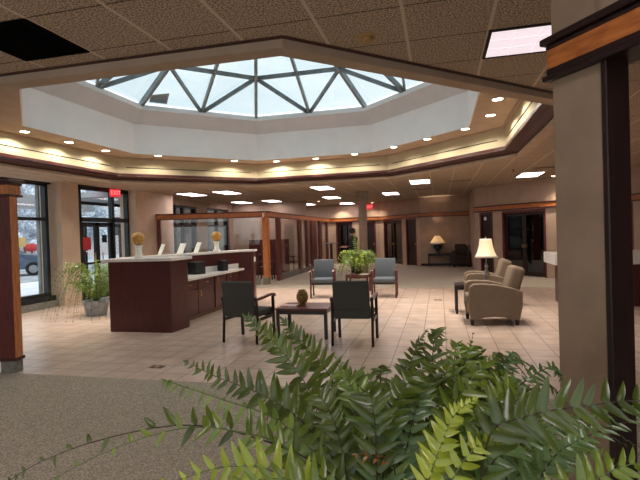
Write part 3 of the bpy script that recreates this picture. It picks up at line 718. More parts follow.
# ------------------------------------------------------------------ reception chairs
def make_chair(label, fabric, loc, rz, group):
    t = thing('reception_chair', label, 'chair', loc, rz, group)
    W, W2 = .29, .25
    for s in (-1, 1):
        MB().bar((s*W, -.27, 0), (s*W, -.25, .66), .038, .042, (1, 0, 0)).build('leg', 'dark_wood' if fabric == 'chair_fabric_shaded' else 'burgundy_wood', t, bevel=.004)
        MB().tube([(s*W, .30, 0), (s*W, .26, .42), (s*W, .27, .60), (s*W, .30, .70)], [.02, .022, .022, .02], 8).build('leg', 'dark_wood' if fabric == 'chair_fabric_shaded' else 'burgundy_wood', t)
        q = MB(); pts = [(s*W, .30, .665), (s*W, .18, .665), (s*W, .0, .675), (s*W, -.16, .69), (s*W, -.27, .68), (s*W, -.31, .655)]
        for a, b in zip(pts, pts[1:]): q.bar(a, b, .05, .034)
        q.build('armrest', 'burgundy_wood', t)
        MB().box(s*W-.012, s*W+.012, -.26, .27, .33, .375).build('side_rail', 'dark_wood', t)
    MB().box(-.265, .265, -.30, .255, .38, .48).build('seat', fabric, t, bevel=.03, seg=3, smooth=True)
    m = Matrix.Translation((0, .25, .40)) @ Matrix.Rotation(R(-9), 4, 'X')
    MB().box(-.262, .262, -.03, .045, 0, .55, mtx=m).build('backrest', fabric, t, bevel=.028, seg=3, smooth=True)
    MB().box(-.255, .255, .05, .056, .015, .13, mtx=m).build('lower_back_panel', fabric, t, bevel=.002)
    MB().box(-.27, .27, -.27, -.245, .335, .38).build('front_rail', 'dark_wood', t)
    return t
G = 'reception chairs around the low tables'
c1 = make_chair('shaded grey chair seen from behind, left of the coffee table', 'chair_fabric_shaded', (-2.93, 7.02, 0), R(180-8), G)
dup(c1, (-1.25, 7.02, 0), R(180+1), 'shaded grey chair seen from behind, right of the coffee table', G)
c3 = make_chair('lit grey chair facing the camera, left of the tall fern', 'chair_fabric_lit', (-2.93, 11.95, 0), R(8), G)
dup(c3, (-1.36, 12.0, 0), R(2), 'lit grey chair facing the camera, right of the tall fern', G)
# coffee table
def table(name, label, loc, rz, w, d, h, top, legm, lw=.05):
    t = thing(name, label, 'table', loc, rz)
    MB().box(-w/2, w/2, -d/2, d/2, h-.035, h).build('table_top', top, t, bevel=.008)
    q = MB()
    for b in ((-w/2+.04, w/2-.04, -d/2+.04, -d/2+.06), (-w/2+.04, w/2-.04, d/2-.06, d/2-.04), (-w/2+.04, -w/2+.06, -d/2+.06, d/2-.06), (w/2-.06, w/2-.04, -d/2+.06, d/2-.06)): q.box(*b, h-.10, h-.035)
    q.build('apron', legm, t)
    for sx in (-1, 1):
        for sy in (-1, 1):
            x = sx*(w/2-.035); y = sy*(d/2-.035)
            MB().box(x-lw/2, x+lw/2, y-lw/2, y+lw/2, 0, h-.035).build('leg', legm, t, bevel=.004)
    return t
table('coffee_table', 'low burgundy coffee table between the two near dark chairs', (-2.11, 7.42, 0), R(0), .84, .66, .475, 'burgundy_wood', 'dark_wood')
o = thing('artichoke_ornament', 'gold cone-shaped ornament standing on the coffee table', 'ornament', (-2.18, 7.44, .475))
MB().lathe([(0, 0), (.06, 0), (.06, .015), (.035, .03), (0, .03)], 18).build('foot', 'gold_cone', o)
q = MB().lathe([(0, .02), (.045, .03), (.075, .07), (.088, .12), (.083, .17), (.062, .215), (.03, .245), (0, .258)], 20)
for j in range(7):
    z = .05+j*.03; rr = [.066, .08, .087, .086, .08, .068, .048][j]
    for k in range(9):
        a = 2*math.pi*(k+.5*(j % 2))/9; cx, cy = rr*math.cos(a), rr*math.sin(a)
        tg = Vector((-math.sin(a), math.cos(a), 0)); nr = Vector((math.cos(a), math.sin(a), 0)); p = Vector((cx, cy, z))
        q._q([p-tg*.025-nr*.006, p+tg*.025-nr*.006, p+nr*.008+Vector((0, 0, .03)), p+nr*.012+Vector((0, 0, -.004))], [(0, 1, 2), (0, 3, 1), (0, 2, 3), (1, 3, 2)])
q.build('cone', 'gold_cone', o)
tag(MB().prism([(-.13, -.10), (.12, -.09), (.11, .10), (-.12, .09)], 0, .012).build('leaflet', 'pink_paper', None, loc=(0, 0, 0)), 'pink and white leaflet lying on the coffee table left of the gold ornament', 'paper').location = (-2.36, 7.36, .475)
# rear table with the tall fern
table('side_table', 'small burgundy side table carrying the fern between the lit grey chairs', (-2.17, 12.9, 0), 0, .62, .6, .5, 'burgundy_wood', 'burgundy_wood')
tag(MB().box(-.12, .12, -.08, .08, 0, .012).build('magazine', 'paper'), 'white magazine on the side table in front of the fern pot', 'magazine').location = (-1.98, 12.68, .5)
# ------------------------------------------------------------------ armchairs
def make_armchair(name, label, fabric, loc, rz, group=None, w=.74):
    t = thing(name, label, 'armchair', loc, rz, group)
    RX = Matrix(((0, 0, 1, 0), (1, 0, 0, 0), (0, 1, 0, 0), (0, 0, 0, 1)))   # prism x->Y, y->Z, z->X
    prof = [(-.40, .09), (-.43, .30), (-.42, .60), (-.40, .66), (-.34, .695), (-.2, .70), (.0, .685), (.25, .63), (.43, .565), (.42, .3), (.37, .09), (.28, .10), (.1, .145), (-.05, .15), (-.2, .13), (-.32, .10)]
    for s in (-1, 1):
        x0 = s*(w/2) if s < 0 else w/2-.14
        MB().prism(prof, x0, x0+.14, mtx=RX).build('arm', fabric, t, bevel=.022, seg=3, smooth=False)
    MB().box(-w/2+.145, w/2-.145, -.40, .2, .14, .34).build('seat_base', fabric, t, bevel=.02)
    MB().box(-w/2+.145, w/2-.145, -.44, .2, .34, .50).build('seat_cushion', fabric, t, bevel=.045, seg=4, smooth=True)
    m = Matrix.Translation((0, .20, .40)) @ Matrix.Rotation(R(-17), 4, 'X')
    MB().box(-w/2+.135, w/2-.135, -.06, .16, -.02, .60, mtx=m).build('backrest', fabric, t, bevel=.07, seg=5, smooth=True)
    MB().box(-w/2+.14, w/2-.14, .2, .38, .12, .5).build('back_panel', fabric, t, bevel=.02)
    for sx in (-1, 1):
        for sy, y in ((-1, -.38), (1, .34)):
            q = MB(); q._q([(sx*(w/2-.07)+dx*r_, y+dy*r_, z_) for z_, r_ in ((0, .022), (.1, .032)) for dx, dy in ((-1, -1), (1, -1), (1, 1), (-1, 1))], [(3, 2, 1, 0), (4, 5, 6, 7), (0, 1, 5, 4), (1, 2, 6, 5), (2, 3, 7, 6), (3, 0, 4, 7)])
            q.build('foot', 'dark_wood', t)
    return t
a1 = make_armchair('armchair', 'tan upholstered armchair in side view, nearest on the right', 'fabric_tan', (.85, 8.76, 0), R(-90+4), 'pair of tan armchairs with a lamp between')
dup(a1, (.92, 10.75, 0), R(-90), 'tan upholstered armchair behind the table lamp, farther of the pair', 'pair of tan armchairs with a lamp between')
table('end_table', 'dark end table holding the lamp between the tan armchairs', (.66, 9.77, 0), 0, .82, .5, .56, 'dark_wood', 'dark_wood')
L = thing('table_lamp', 'table lamp with white bell shade between the tan armchairs', 'lamp', (.86, 9.78, .56))
MB().lathe([(0, 0), (.085, 0), (.085, .02), (.04, .035), (.03, .09), (.055, .14), (.06, .2), (.03, .26), (.022, .30), (.045, .33), (.022, .36), (.012, .40), (.012, .84), (0, .84)], 20).build('base', 'crystal', L)
pr_ = [(.225, .50), (.19, .545), (.155, .62), (.13, .72), (.115, .83), (.108, .86)]
MB().lathe(pr_ + [(r-.004, z) for r, z in reversed(pr_)] + [pr_[0]], 28).build('lamp_shade', 'shade_cloth', L)
MB().lathe([(0, .84), (.012, .85), (.018, .875), (.008, .90), (0, .905)], 12).build('finial', 'brass', L)
# ------------------------------------------------------------------ teller counter on the right
T = thing('teller_counter', 'burgundy teller counter with thick white top beside the right pillar', 'counter', (2.4, 10.5, 0))
MB().prism([(2.42, 10.62), (6.79, 10.62), (6.79, 11.4), (2.42, 11.4)], 0, .84).build('body', 'burgundy_laminate', T, world=True)
MB().prism([(2.22, 10.42), (6.79, 10.42), (6.79, 11.5), (2.22, 11.5)], .84, 1.07).build('counter_top', 'white_laminate', T, world=True, bevel=.012)
# ------------------------------------------------------------------ alcove seating
table('console_table', 'dark wood console table under the lit lamp in the far alcove', (-.03, 22.0, 0.004), 0, 1.0, .42, .58, 'dark_wood', 'dark_wood')
F = thing('table_lamp', 'lit lamp with dark urn base and pleated shade in the far alcove', 'lamp', (-.1, 21.95, .584))
MB().lathe([(0, 0), (.09, 0), (.09, .02), (.04, .06), (.05, .1), (.16, .2), (.2, .3), (.19, .36), (.22, .40), (.1, .40), (.03, .42), (.012, .44), (.012, .75), (0, .75)], 22).build('urn', 'urn_dark', F)
pr_ = [(.33, .47), (.30, .50), (.22, .62), (.13, .75), (.1, .78)]
MB().lathe(pr_ + [(r-.005, z) for r, z in reversed(pr_)] + [pr_[0]], 30).build('lamp_shade', 'shade_cloth', F)
for s in (-1, 1): MB().tube([(s*.18, 0, .24), (s*.27, 0, .28), (s*.27, 0, .36), (s*.19, 0, .38)], .014).build('handle', 'urn_dark', F)
lamp('lamp_bulb_light', 'POINT', (0, 0, .50), 90, (1, .78, .60), F, .04)
lamp('lamp_bulb_light', 'POINT', (0, 0, .60), 4.5, (1, .88, .74), L, .04)
def sofa(name, label, fabric, loc, rz, w):
    t = make_armchair(name, label, fabric, loc, rz, None, w); t['category'] = 'sofa'; return t
sofa('sofa_chair', 'dim brown sofa chair against the alcove wall, right of the lit lamp', 'fabric_brown', (.88, 21.72, 0.004), R(0), .74)
# ------------------------------------------------------------------ guest chairs inside the glazed office
def guest(label, loc, rz):
    t = thing('guest_chair', label, 'chair', loc, rz, 'burgundy chairs inside the glazed office')
    MB().box(-.25, .25, -.25, .25, .40, .47).build('seat', 'burgundy_trim', t, bevel=.02)
    MB().box(-.25, .25, .22, .28, .62, .92).build('backrest', 'burgundy_trim', t, bevel=.02)
    for sx in (-1, 1):
        MB().bar((sx*.25, .25, 0), (sx*.25, .26, .9), .035, .035).build('leg', 'dark_wood', t)
        MB().bar((sx*.27, -.25, 0), (sx*.27, -.25, .66), .035, .035).build('leg', 'dark_wood', t)
        MB().bar((sx*.27, -.28, .66), (sx*.27, .27, .66), .05, .03).build('armrest', 'burgundy_wood', t)
    return t
guest('burgundy guest chair inside the office, seen right of the oak corner post', (-6.2, 16.6, 0.004), R(100))
guest('burgundy guest chair farther inside the office between the partition posts', (-6.3, 20.0, 0.004), R(80))
# dark counter by the person
kd = thing('writing_stand', 'dark high writing stand with pale top edge before the far dark window', 'stand', (-4.5, 20.0, 0.004))
MB().box(-.16, .16, -.14, .14, 0, .04).box(-.05, .05, -.05, .05, .04, 1.18).build('pedestal', 'dark_wood', kd)
MB().box(-.26, .26, -.24, .24, 1.18, 1.215).build('stand_top', 'grey_plastic', kd)
# ceiling troffers over the carpet behind the viewpoint (added unseen to brighten carpet and fern)
for x, y in ((-6.9, .6), (-3.25, .6), (.4, .6), (-5.08, -1.8), (-1.42, -1.8), (2.24, -1.8)):
    dup(t0, (x, y, CZ), 0, 'added fill light over the front carpet, unseen', 'added front fill lights')
# ------------------------------------------------------------------ plants
LEAF = ['leaf_dark', 'leaf_olive', 'leaf_pale', 'leaf_lime', 'leaf_blue']
def catmull(P, m):
    P = [Vector(p) for p in P]; Q = [P[0]*2-P[1]]+P+[P[-1]*2-P[-2]]; out = []
    seg = len(P)-1
    for i in range(m):
        s = i/(m-1)*seg; k = min(int(s), seg-1); t = s-k
        a, b, c, d = Q[k:k+4]
        out.append(.5*((2*b)+(c-a)*t+(2*a-5*b+4*c-d)*t*t+(3*b-a-3*c+d)*t**3))
    return out
def leaflet(mb, p, d, nrm, L, w, curl):
    sd = d.cross(nrm).normalized(); nrm = sd.cross(d).normalized()
    row = []
    for t, ww in ((0, .35), (.1, 1.0), (.45, .9), (.78, .48)):
        c = p+d*(L*t)-nrm*(curl*L*t*t); h = sd*(w*ww/2); e = nrm*(w*.2*ww)
        row.append([mb.bm.verts.new(c-h+e), mb.bm.verts.new(c), mb.bm.verts.new(c+h+e)])
    tip = mb.bm.verts.new(p+d*L-nrm*(curl*L))
    for a, b in zip(row, row[1:]):
        for i in (0, 1):
            f = mb.bm.faces.new((a[i], a[i+1], b[i+1], b[i])); f.smooth = True; f.material_index = mb.mi
    for i in (0, 1):
        f = mb.bm.faces.new((row[-1][i], row[-1][i+1], tip)); f.smooth = True; f.material_index = mb.mi
def frond_mb(pts, n, L, kind, rad=.0022, start=.12, wr=.27, rng=random):
    mb = MB(); line = catmull(pts, n+1)
    mb.mi = 0; mb.tube(line, [rad*(1.1-.85*i/n) for i in range(n+1)], 5)
    mb.mi = 1
    N0 = {'flat': Vector((0, -.35, 1)), 'up': Vector((.1, -1, .35)), 'droop': Vector((0, -.5, .8)), 'sparse': Vector((0, -.8, .6))}[kind]
    N0 = (N0+Vector((rng.uniform(-.25, .25), rng.uniform(-.2, .2), rng.uniform(-.2, .2)))).normalized()
    for i in range(1, n+1):
        s = i/n
        if s < start: continue
        t = (line[min(i+1, n)]-line[i-1]).normalized()
        side = t.cross(N0).normalized(); nr = side.cross(t).normalized()
        prof = min(1, .45+s*2.2)*min(1, (1-s)*1.7+.22)
        for sg in (-1, 1):
            if kind == 'sparse' and rng.random() < .4: continue
            fw_ = .4+.5*s+rng.uniform(-.28, .28)
            d = (side*sg+t*fw_+nr*rng.uniform(-.42, .4))
            if kind == 'droop': d += Vector((0, 0, -.7))
            if kind == 'sparse': d += Vector((0, 0, .5*rng.uniform(-1, 1)))
            d.normalize(); l = L*prof*rng.uniform(.85, 1.12)
            leaflet(mb, line[i]+t*(rng.uniform(-.3, .3)*L*.2), d, nr, l, l*wr+.003, rng.uniform(.0, .5))
    leaflet(mb, line[n], (line[n]-line[n-1]).normalized(), N0, L*.3, L*.12, .1)
    return mb
FRONDS = [
 ([(-0.11,1.16,0.83),(-0.27,1.12,1.04),(-0.46,1.07,1.14),(-0.62,1.03,1.17),(-0.81,0.98,1.14),(-0.95,0.95,1.09),(-1.02,0.93,1.05)],26,0.052,'sparse',0),
 ([(-0.13,1.10,0.86),(-0.33,1.05,1.11),(-0.47,1.02,1.17),(-0.59,0.99,1.18),(-0.74,0.95,1.14),(-0.91,0.91,1.06)],24,0.050,'sparse',1),
 ([(-0.14,1.20,0.77),(-0.26,1.22,0.99),(-0.38,1.25,1.11),(-0.50,1.27,1.17),(-0.64,1.28,1.21),(-0.75,1.31,1.24)],30,0.095,'up',0),
 ([(-0.17,1.20,0.77),(-0.31,1.16,1.05),(-0.43,1.18,1.14),(-0.59,1.19,1.18),(-0.74,1.21,1.21),(-0.76,1.20,1.22)],26,0.075,'droop',2),
 ([(-0.12,1.26,0.73),(-0.20,1.29,0.94),(-0.32,1.31,1.09),(-0.42,1.39,1.19),(-0.50,1.42,1.27),(-0.57,1.46,1.31),(-0.61,1.45,1.35)],30,0.100,'up',0),
 ([(-0.13,1.31,0.69),(-0.20,1.34,0.97),(-0.29,1.42,1.11),(-0.39,1.50,1.21),(-0.46,1.53,1.27),(-0.51,1.52,1.33)],28,0.100,'up',0),
 ([(-0.17,1.14,0.83),(-0.18,1.14,1.02),(-0.15,1.15,1.14),(-0.10,1.21,1.22),(-0.05,1.28,1.26),(0.01,1.34,1.27)],28,0.085,'flat',0),
 ([(-0.08,1.32,0.72),(-0.12,1.36,1.06),(-0.10,1.42,1.20),(-0.08,1.48,1.26),(-0.05,1.48,1.31)],24,0.075,'flat',0),
 ([(-0.07,0.96,0.96),(-0.04,0.97,1.10),(-0.01,1.00,1.18),(0.02,1.04,1.23),(0.06,1.05,1.26)],26,0.055,'up',3),
 ([(-0.07,0.96,0.94),(-0.01,0.98,1.08),(0.05,1.01,1.17),(0.10,1.05,1.18),(0.12,1.06,1.19)],20,0.050,'up',3),
 ([(0.04,1.04,0.88),(0.08,1.02,1.18),(0.15,1.02,1.24),(0.26,1.02,1.27),(0.38,1.04,1.28),(0.52,1.08,1.26)],22,0.080,'up',0),
 ([(-0.02,1.23,0.76),(0.06,1.30,1.04),(0.15,1.38,1.14),(0.23,1.45,1.19),(0.31,1.52,1.21),(0.33,1.52,1.18)],26,0.075,'flat',4),
 ([(0.00,1.13,0.86),(0.09,1.16,1.06),(0.21,1.19,1.15),(0.35,1.22,1.18),(0.48,1.25,1.21)],26,0.070,'flat',4),
 ([(-0.05,1.33,0.72),(0.02,1.40,1.12),(0.05,1.46,1.20),(0.08,1.51,1.26),(0.09,1.52,1.30)],7,0.030,'flat',0),
 ([(-0.02,1.23,0.79),(0.01,1.29,1.10),(0.05,1.30,1.20),(0.10,1.36,1.24),(0.13,1.37,1.27)],14,0.090,'flat',1),
 ([(0.10,1.06,0.88),(0.20,1.08,1.11),(0.29,1.10,1.18),(0.43,1.14,1.22)],24,0.075,'flat',4),
 ([(-0.17,0.94,0.95),(-0.30,0.90,1.13),(-0.42,0.88,1.16),(-0.57,0.84,1.12)],18,0.075,'up',3),
 ([(-0.16,0.89,0.97),(-0.23,0.87,1.12),(-0.32,0.85,1.16),(-0.47,0.81,1.12)],18,0.070,'up',1),
 ([(0.13,0.96,0.95),(0.23,0.99,1.10),(0.32,1.01,1.16),(0.43,1.03,1.18)],18,0.075,'up',1),
 ([(0.17,1.23,0.77),(0.13,1.27,1.09),(0.18,1.28,1.19),(0.26,1.35,1.21),(0.30,1.36,1.17)],20,0.085,'droop',0),
 ([(-0.14,1.41,0.62),(-0.28,1.43,1.02),(-0.36,1.46,1.10),(-0.48,1.48,1.11),(-0.57,1.46,1.09)],26,0.080,'flat',2),
 ([(-0.08,1.42,0.62),(-0.19,1.45,1.05),(-0.26,1.48,1.14),(-0.33,1.51,1.21)],26,0.085,'flat',0),
 ([(-0.24,1.31,0.66),(-0.35,1.34,0.99),(-0.48,1.36,1.10),(-0.58,1.37,0.98)],26,0.061,'droop',0),
 ([(-0.18,1.34,0.65),(-0.28,1.37,0.91),(-0.38,1.39,1.03),(-0.47,1.41,0.97)],26,0.063,'flat',0),
 ([(-0.24,1.36,0.63),(-0.29,1.41,0.94),(-0.36,1.44,1.10),(-0.42,1.47,1.00)],22,0.063,'droop',0),
 ([(-0.11,1.13,0.81),(-0.15,1.17,1.07),(-0.21,1.19,1.22),(-0.27,1.22,1.12)],22,0.082,'up',2),
 ([(-0.21,1.47,0.56),(-0.26,1.52,0.89),(-0.31,1.55,0.96),(-0.37,1.59,0.86)],26,0.065,'droop',2),
 ([(-0.15,1.07,0.84),(-0.16,1.12,1.16),(-0.18,1.15,1.23),(-0.20,1.18,1.19)],26,0.075,'up',0),
 ([(-0.09,1.21,0.75),(-0.11,1.26,1.09),(-0.14,1.29,1.21),(-0.16,1.33,1.14)],26,0.064,'up',0),
 ([(-0.20,1.46,0.56),(-0.21,1.52,0.86),(-0.23,1.57,0.98),(-0.25,1.61,0.89)],24,0.074,'flat',4),
 ([(-0.15,1.08,0.83),(-0.14,1.14,1.13),(-0.13,1.18,1.18),(-0.12,1.21,1.11)],24,0.069,'up',4),
 ([(-0.11,1.18,0.77),(-0.10,1.24,1.10),(-0.09,1.28,1.22),(-0.09,1.32,1.14)],24,0.061,'flat',0),
 ([(-0.09,1.23,0.74),(-0.07,1.29,1.11),(-0.06,1.33,1.20),(-0.05,1.37,1.11)],26,0.062,'up',2),
 ([(-0.14,1.14,0.79),(-0.10,1.20,1.05),(-0.06,1.25,1.18),(-0.04,1.30,1.07)],22,0.078,'flat',4),
 ([(-0.10,1.31,0.69),(-0.06,1.37,1.04),(-0.02,1.43,1.20),(0.00,1.48,1.10)],24,0.076,'flat',0),
 ([(-0.07,1.51,0.55),(-0.03,1.58,0.91),(0.01,1.64,0.99),(0.03,1.70,0.92)],26,0.074,'flat',1),
 ([(-0.09,1.47,0.57),(-0.02,1.55,0.95),(0.04,1.61,1.12),(0.08,1.67,1.06)],24,0.067,'droop',4),
 ([(0.01,1.47,0.58),(0.05,1.54,0.93),(0.09,1.60,1.05),(0.11,1.66,0.94)],24,0.067,'droop',4),
 ([(-0.10,1.47,0.57),(0.00,1.56,1.01),(0.10,1.63,1.14),(0.18,1.70,1.07)],24,0.082,'flat',0),
 ([(-0.03,1.31,0.69),(0.05,1.38,1.02),(0.13,1.45,1.12),(0.19,1.50,1.06)],24,0.077,'flat',2),
 ([(0.02,1.26,0.73),(0.09,1.34,1.05),(0.17,1.40,1.18),(0.23,1.45,1.09)],26,0.078,'up',1),
 ([(0.04,1.19,0.79),(0.12,1.26,1.05),(0.20,1.32,1.16),(0.26,1.37,1.08)],24,0.072,'up',2),
 ([(-0.00,1.22,0.76),(0.10,1.30,1.05),(0.22,1.37,1.11),(0.30,1.43,1.01)],22,0.082,'droop',2),
 ([(0.04,1.52,0.55),(0.17,1.62,0.85),(0.32,1.71,0.92),(0.43,1.78,0.82)],24,0.067,'flat',1),
 ([(0.05,1.40,0.64),(0.19,1.50,0.93),(0.35,1.58,1.03),(0.47,1.66,0.92)],24,0.068,'up',1),
 ([(0.04,1.54,0.54),(0.23,1.66,0.85),(0.44,1.76,0.95),(0.60,1.85,0.86)],26,0.065,'flat',4),
 ([(0.06,1.54,0.54),(0.26,1.66,0.91),(0.47,1.76,0.96),(0.65,1.85,0.85)],24,0.065,'flat',4),
 ([(-0.23,1.25,0.71),(-0.29,1.29,0.94),(-0.36,1.31,1.00),(-0.42,1.34,0.93)],24,0.060,'droop',2),
 ([(-0.22,1.42,0.59),(-0.33,1.45,0.86),(-0.46,1.47,0.93),(-0.57,1.49,0.81)],26,0.075,'flat',2),
 ([(-0.21,1.29,0.69),(-0.24,1.34,0.90),(-0.28,1.37,0.99),(-0.31,1.40,0.86)],24,0.070,'up',4),
 ([(-0.10,1.14,0.80),(-0.10,1.19,1.01),(-0.11,1.22,1.09),(-0.12,1.26,0.97)],26,0.062,'flat',4),
 ([(-0.03,1.14,0.81),(0.03,1.21,1.03),(0.09,1.26,1.07),(0.14,1.31,1.00)],26,0.069,'droop',0),
 ([(-0.00,1.31,0.69),(0.09,1.39,0.93),(0.19,1.46,0.98),(0.27,1.52,0.88)],22,0.075,'up',1),
 ([(-0.10,1.50,0.55),(-0.06,1.58,0.78),(-0.02,1.64,0.85),(0.01,1.69,0.73)],24,0.083,'flat',4),
 ([(0.06,1.13,0.83),(0.16,1.20,1.03),(0.26,1.26,1.05),(0.35,1.32,1.00)],22,0.081,'flat',4),
 ([(0.05,1.34,0.68),(0.22,1.44,0.92),(0.39,1.53,0.96),(0.54,1.61,0.87)],24,0.081,'up',2),
 ([(-0.01,1.39,0.64),(0.02,1.45,1.09),(0.04,1.50,1.27),(0.05,1.55,1.15)],22,0.060,'flat',2),
 ([(-0.07,1.37,0.64),(-0.04,1.44,1.13),(-0.02,1.49,1.31),(-0.01,1.54,1.24)],24,0.069,'flat',0),
 ([(-0.03,1.38,0.64),(0.04,1.46,1.09),(0.12,1.52,1.21),(0.17,1.58,1.14)],22,0.060,'droop',4),
 ([(-0.18,1.31,0.68),(-0.23,1.35,1.08),(-0.30,1.38,1.21),(-0.37,1.40,1.11)],24,0.072,'flat',2),
 ([(-0.15,1.35,0.65),(-0.19,1.40,1.06),(-0.24,1.44,1.20),(-0.28,1.47,1.13)],26,0.067,'droop',2),
 ([(-0.20,1.11,0.81),(-0.25,1.15,1.10),(-0.31,1.17,1.21),(-0.37,1.20,1.15)],22,0.071,'flat',0),
 ([(-0.29,1.35,0.63),(-0.36,1.39,0.93),(-0.44,1.42,1.05),(-0.51,1.44,0.96)],24,0.078,'flat',4),
 ([(-0.24,1.34,0.64),(-0.24,1.41,0.99),(-0.25,1.45,1.07),(-0.26,1.49,0.99)],22,0.078,'flat',2),
 ([(-0.13,1.36,0.65),(-0.12,1.42,1.04),(-0.11,1.47,1.21),(-0.10,1.51,1.12)],22,0.076,'flat',4),
 ([(-0.12,1.36,0.65),(-0.09,1.43,1.06),(-0.06,1.48,1.23),(-0.04,1.53,1.17)],26,0.070,'flat',0),
 ([(-0.09,1.37,0.64),(-0.03,1.44,1.07),(0.03,1.50,1.22),(0.08,1.56,1.11)],24,0.083,'flat',1),
 ([(-0.04,1.38,0.64),(0.03,1.46,1.10),(0.09,1.52,1.24),(0.14,1.57,1.14)],26,0.076,'up',0),
 ([(-0.05,1.33,0.68),(0.05,1.41,1.08),(0.14,1.48,1.20),(0.22,1.54,1.14)],22,0.082,'droop',1),
 ([(-0.06,1.38,0.64),(0.06,1.46,1.03),(0.18,1.54,1.21),(0.28,1.61,1.12)],22,0.062,'flat',4),
 ([(-0.19,1.31,0.67),(-0.18,1.37,1.10),(-0.18,1.42,1.22),(-0.19,1.46,1.15)],26,0.061,'droop',0),
 ([(-0.15,1.43,0.59),(-0.22,1.48,0.89),(-0.30,1.50,1.01),(-0.37,1.53,0.89)],22,0.084,'droop',0),
 ([(-0.10,1.14,0.81),(-0.11,1.19,1.02),(-0.12,1.22,1.10),(-0.13,1.25,1.04)],26,0.078,'droop',4),
 ([(-0.05,1.15,0.80),(-0.04,1.20,1.02),(-0.03,1.24,1.10),(-0.03,1.28,1.01)],24,0.073,'flat',1),
 ([(-0.10,1.15,0.79),(-0.04,1.22,0.97),(0.02,1.27,1.06),(0.07,1.33,1.01)],24,0.082,'droop',1),
 ([(-0.10,1.41,0.62),(0.01,1.50,0.89),(0.13,1.57,1.01),(0.22,1.64,0.88)],24,0.068,'droop',0),
 ([(0.03,1.19,0.78),(0.12,1.27,0.97),(0.22,1.33,1.08),(0.29,1.39,0.97)],24,0.064,'up',0),
 ([(0.02,1.23,0.76),(0.16,1.31,0.96),(0.32,1.39,1.03),(0.44,1.46,0.96)],22,0.069,'up',2),
 ([(-0.28,1.44,0.57),(-0.39,1.47,0.86),(-0.53,1.49,0.94),(-0.65,1.51,0.82)],22,0.080,'up',2),
 ([(-0.20,1.25,0.71),(-0.22,1.30,0.99),(-0.25,1.33,1.02),(-0.27,1.37,0.95)],26,0.066,'flat',4),
 ([(0.04,1.40,0.64),(0.10,1.48,1.08),(0.16,1.53,1.24),(0.21,1.59,1.17)],24,0.062,'droop',0),
 ([(-0.04,1.38,0.64),(0.08,1.47,1.06),(0.20,1.54,1.22),(0.30,1.61,1.15)],26,0.084,'flat',4),
 ([(-0.02,1.39,0.64),(0.04,1.46,1.11),(0.08,1.51,1.26),(0.12,1.57,1.20)],26,0.074,'flat',1),
 ([(0.04,1.40,0.64),(0.12,1.48,1.06),(0.20,1.54,1.24),(0.26,1.60,1.16)],22,0.076,'droop',4),
]
fern = thing('sword_fern', 'large sword fern in the foreground with long arching fronds', 'plant', (-.11, 1.2, 0.004))
MB().lathe([(0, 0), (.15, 0), (.16, .02), (.2, .66), (.215, .68), (.215, .70), (.185, .70), (.18, .64), (0, .64)], 28).build('planter', 'planter_brown', fern)
MB().lathe([(0, .65), (.178, .65), (.178, .655), (.1, .672), (0, .68)], 20).build('soil', 'soil', fern)
rg = random.Random(3)
for pts, n, L, kind, mi in FRONDS:
    b0 = Vector(pts[0]); crown = Vector((-.11+(b0.x+.11)*.25, 1.2+(b0.y-1.2)*.3, .67))
    P_ = [crown]+[Vector(p) for p in pts]
    st = .16 if kind != 'up' else .22
    n2 = int(n*(1.0 if kind == "sparse" else (1.15 if kind == 'up' else 1.25))); L *= {'sparse': 1.2, 'up': .92}.get(kind, .8)
    frond_mb(P_, n2, L, kind, start=st, rng=rg, wr=.25 if kind == 'up' else .24, rad=.0028).build('frond', ['leaf_stem' if mi in (0, 4) else 'stem_green', LEAF[mi]], fern, world=True)
# one dead leaflet frond piece, rusty
frond_mb([(-.16, 1.2, .7), (-.12, 1.15, 1.0), (-.13, 1.12, 1.08), (-.20, 1.10, 1.10)], 10, .05, 'flat', start=.7, rng=rg).build('dry_frond', ['leaf_stem', 'leaf_rust'], fern, world=True, label='dry orange frond')
def radial_plant(root, cz, n, rlo, rhi, hlo, hhi, droop, L, nl, kinds, mats, seed, wr=.25, rad=.003):
    rg = random.Random(seed)
    for i in range(n):
        a = 2*math.pi*(i*.618 % 1)+rg.uniform(-.2, .2); r = rg.uniform(rlo, rhi); h = rg.uniform(hlo, hhi)
        d = Vector((math.cos(a), math.sin(a), 0))
        up_ = 1-.55*(i/n) if rhi > rlo else 1
        p0 = Vector((0, 0, cz))+d*.04; p1 = p0+d*r*.28+Vector((0, 0, h*.85)); p2 = p0+d*r*.68+Vector((0, 0, h)); p3 = p0+d*r+Vector((0, 0, h-droop*r*rg.uniform(.6, 1.2)))
        m = rg.choice(mats)
        frond_mb([p0, p1, p2, p3], nl, L, rg.choice(kinds), rad=rad, start=.15, wr=wr, rng=rg).build('frond', ['stem_green', LEAF[m]], root)
rf = thing('boston_fern', 'bushy green fern on the side table between the lit grey chairs', 'plant', (-2.15, 12.95, .5))
MB().lathe([(0, 0), (.11, 0), (.14, .15), (.15, .17), (.13, .17), (.12, .15), (0, .15)], 22).build('pot', 'planter_brown', rf)
radial_plant(rf, .16, 80, .34, .70, .12, .46, .92, .085, 15, ['flat', 'droop', 'up'], [2, 2, 1, 3, 0], 21, wr=.36, rad=.004)
tall = frond_mb([(0, 0, .2), (-.05, -.02, .6), (-.1, -.05, .9), (-.06, -.05, 1.12)], 16, .09, 'up', rad=.004, wr=.3, rng=rg).build('frond', ['stem_green', 'leaf_pale'], rf)
lp = thing('arching_fern', 'trailing green fern on the tiled floor left of the service desk', 'plant', (-7.3, 8.95, 0))
MB().lathe([(0, 0), (.2, 0), (.27, .3), (.29, .33), (.26, .33), (.24, .29), (0, .29)], 24).build('pot', 'planter_clay', lp)
